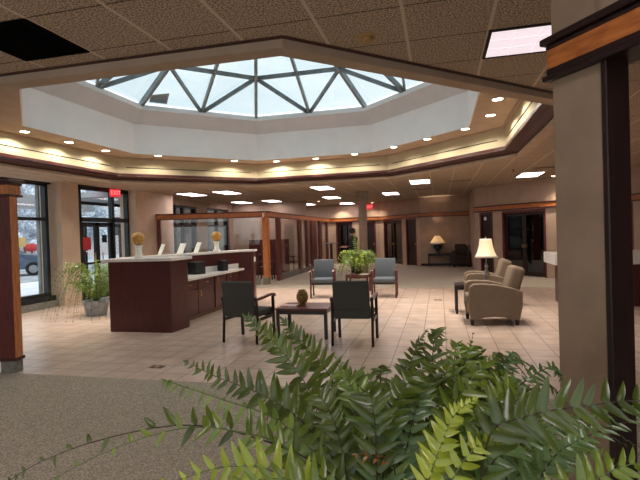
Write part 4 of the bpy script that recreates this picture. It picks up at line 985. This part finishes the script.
radial_plant(lp, .3, 92, .4, 1.15, .25, .85, 1.15, .075, 20, ['flat', 'droop', 'up'], [2, 0, 1, 0, 2], 33, wr=.2, rad=.004)
# ------------------------------------------------------------------ person (far away, standing, facing left)
def person():
    t = thing('person', 'person in a dark jacket and cap standing left of the round column, turned left', 'person', (-2.99, 16.8, 0.004), R(-62)); t.scale = (1.14, 1.1, 1)
    J = {'pel': (0, 0, .95, .15), 'wai': (0, .01, 1.1, .15), 'che': (0, .01, 1.32, .17), 'shc': (0, .015, 1.45, .12), 'nek': (0, 0, 1.53, .058), 'hea': (0, -.02, 1.62, .085), 'hdt': (0, -.015, 1.71, .08)}
    for s, n_ in ((-1, 'L'), (1, 'R')):
        J['hip'+n_] = (s*.1, 0, .88, .1); J['kne'+n_] = (s*.11, -.02, .5, .068); J['ank'+n_] = (s*.11, .02, .1, .045); J['toe'+n_] = (s*.12, -.16, .035, .036)
        J['sho'+n_] = (s*.19, .01, 1.42, .075); J['elb'+n_] = (s*.24, -.02, 1.13, .055); J['wri'+n_] = (s*.16, -.24, 1.12, .036); J['pal'+n_] = (s*.13, -.32, 1.13, .034)
    E_ = [('pel', 'wai'), ('wai', 'che'), ('che', 'shc'), ('shc', 'nek'), ('nek', 'hea'), ('hea', 'hdt')]
    for n_ in 'LR':
        E_ += [('pel', 'hip'+n_), ('hip'+n_, 'kne'+n_), ('kne'+n_, 'ank'+n_), ('ank'+n_, 'toe'+n_), ('shc', 'sho'+n_), ('sho'+n_, 'elb'+n_), ('elb'+n_, 'wri'+n_), ('wri'+n_, 'pal'+n_)]
        s = -1 if n_ == 'L' else 1
        for f in range(4):
            J['f%s%d' % (n_, f)] = (s*(.10+.018*f), -.37-.005*(f in (1, 2)), 1.125, .0105); J['g%s%d' % (n_, f)] = (s*(.09+.018*f), -.405-.008*(f in (1, 2)), 1.10, .009)
            E_ += [('pal'+n_, 'f%s%d' % (n_, f)), ('f%s%d' % (n_, f), 'g%s%d' % (n_, f))]
        J['t'+n_] = (s*.085, -.32, 1.15, .011); E_.append(('pal'+n_, 't'+n_))
    names = list(J); me = bpy.data.meshes.new('body')
    me.from_pydata([J[k][:3] for k in names], [(names.index(a), names.index(b)) for a, b in E_], [])
    o = bpy.data.objects.new('body', me); COL.objects.link(o)
    sk = o.modifiers.new('s', 'SKIN'); sk.use_smooth_shade = True
    for i, k in enumerate(names):
        v = me.skin_vertices[0].data[i]; v.radius = (J[k][3], J[k][3]*.8 if k in ('pel', 'wai', 'che') else J[k][3]); v.use_root = (k == 'pel')
    sb = o.modifiers.new('b', 'SUBSURF'); sb.levels = 2; sb.render_levels = 2
    dg = bpy.context.evaluated_depsgraph_get(); me2 = bpy.data.meshes.new_from_object(o.evaluated_get(dg)); bpy.data.objects.remove(o)
    me2.materials.clear()
    for m in ('trousers', 'jacket', 'skin', 'black_plastic'): me2.materials.append(M[m])
    for p in me2.polygons:
        z = p.center.z; y = p.center.y; p.use_smooth = True
        p.material_index = 2 if z > 1.51 or (y < -.26 and z > 1) else 1 if z > .92 else 0 if z > .085 else 3
    b = bpy.data.objects.new('body', me2); COL.objects.link(b); b.parent = t
    q = MB(); q.lathe([(.098, 1.60), (.104, 1.66), (.098, 1.72), (.07, 1.775), (0, 1.795)], 18, (0, -.005, 0)); q.box(-.06, .06, -.20, -.08, 1.672, 1.682)
    q.build('cap', 'jacket', t)
    MB().lathe([(0, -.02), (.012, -.01), (.014, .01), (0, .03)], 8, (0, -.108, 1.615)).build('nose', 'skin', t)
    for s in (-1, 1):
        MB().lathe([(0, -.008), (.01, 0), (0, .008)], 8, (s*.032, -.096, 1.645)).build('eye', 'black_plastic', t)
        MB().lathe([(0, -.03), (.014, -.01), (.016, .015), (0, .03)], 8, (s*.088, 0, 1.63)).build('ear', 'skin', t)
    MB().box(-.022, .022, -.103, -.094, 1.578, 1.584).build('mouth', 'pink_paper', t)
person()
# ------------------------------------------------------------------ sky
W = bpy.data.worlds.new('overcast'); sc.world = W; W.use_nodes = True; nt = W.node_tree
bg = nt.nodes['Background']; tc = nt.nodes.new('ShaderNodeTexCoord'); mp = nt.nodes.new('ShaderNodeMapping'); mp.inputs['Scale'].default_value = (2, 2, 7)
ns = nt.nodes.new('ShaderNodeTexNoise'); ns.inputs['Scale'].default_value = 1.6; ns.inputs['Detail'].default_value = 5
cr = nt.nodes.new('ShaderNodeValToRGB'); cr.color_ramp.elements[0].color = lin('#dbe6ea'); cr.color_ramp.elements[1].color = lin('#f4f7f8')
cr.color_ramp.elements[0].position = .35; cr.color_ramp.elements[1].position = .68
nt.links.new(tc.outputs['Generated'], mp.inputs['Vector']); nt.links.new(mp.outputs[0], ns.inputs['Vector']); nt.links.new(ns.outputs['Fac'], cr.inputs['Fac']); nt.links.new(cr.outputs[0], bg.inputs['Color'])
bg.inputs['Strength'].default_value = .85
vs = sc.view_settings; sc.display_settings.display_device = 'sRGB'
vs.view_transform = 'Standard'; vs.look = 'None'; vs.exposure = 1.1; vs.gamma = 1.0; vs.use_curve_mapping = False
sc.cycles.max_bounces = 10; sc.cycles.diffuse_bounces = 5; sc.cycles.transparent_max_bounces = 16
sc.cycles.use_denoising = True; sc.cycles.sample_clamp_indirect = 4
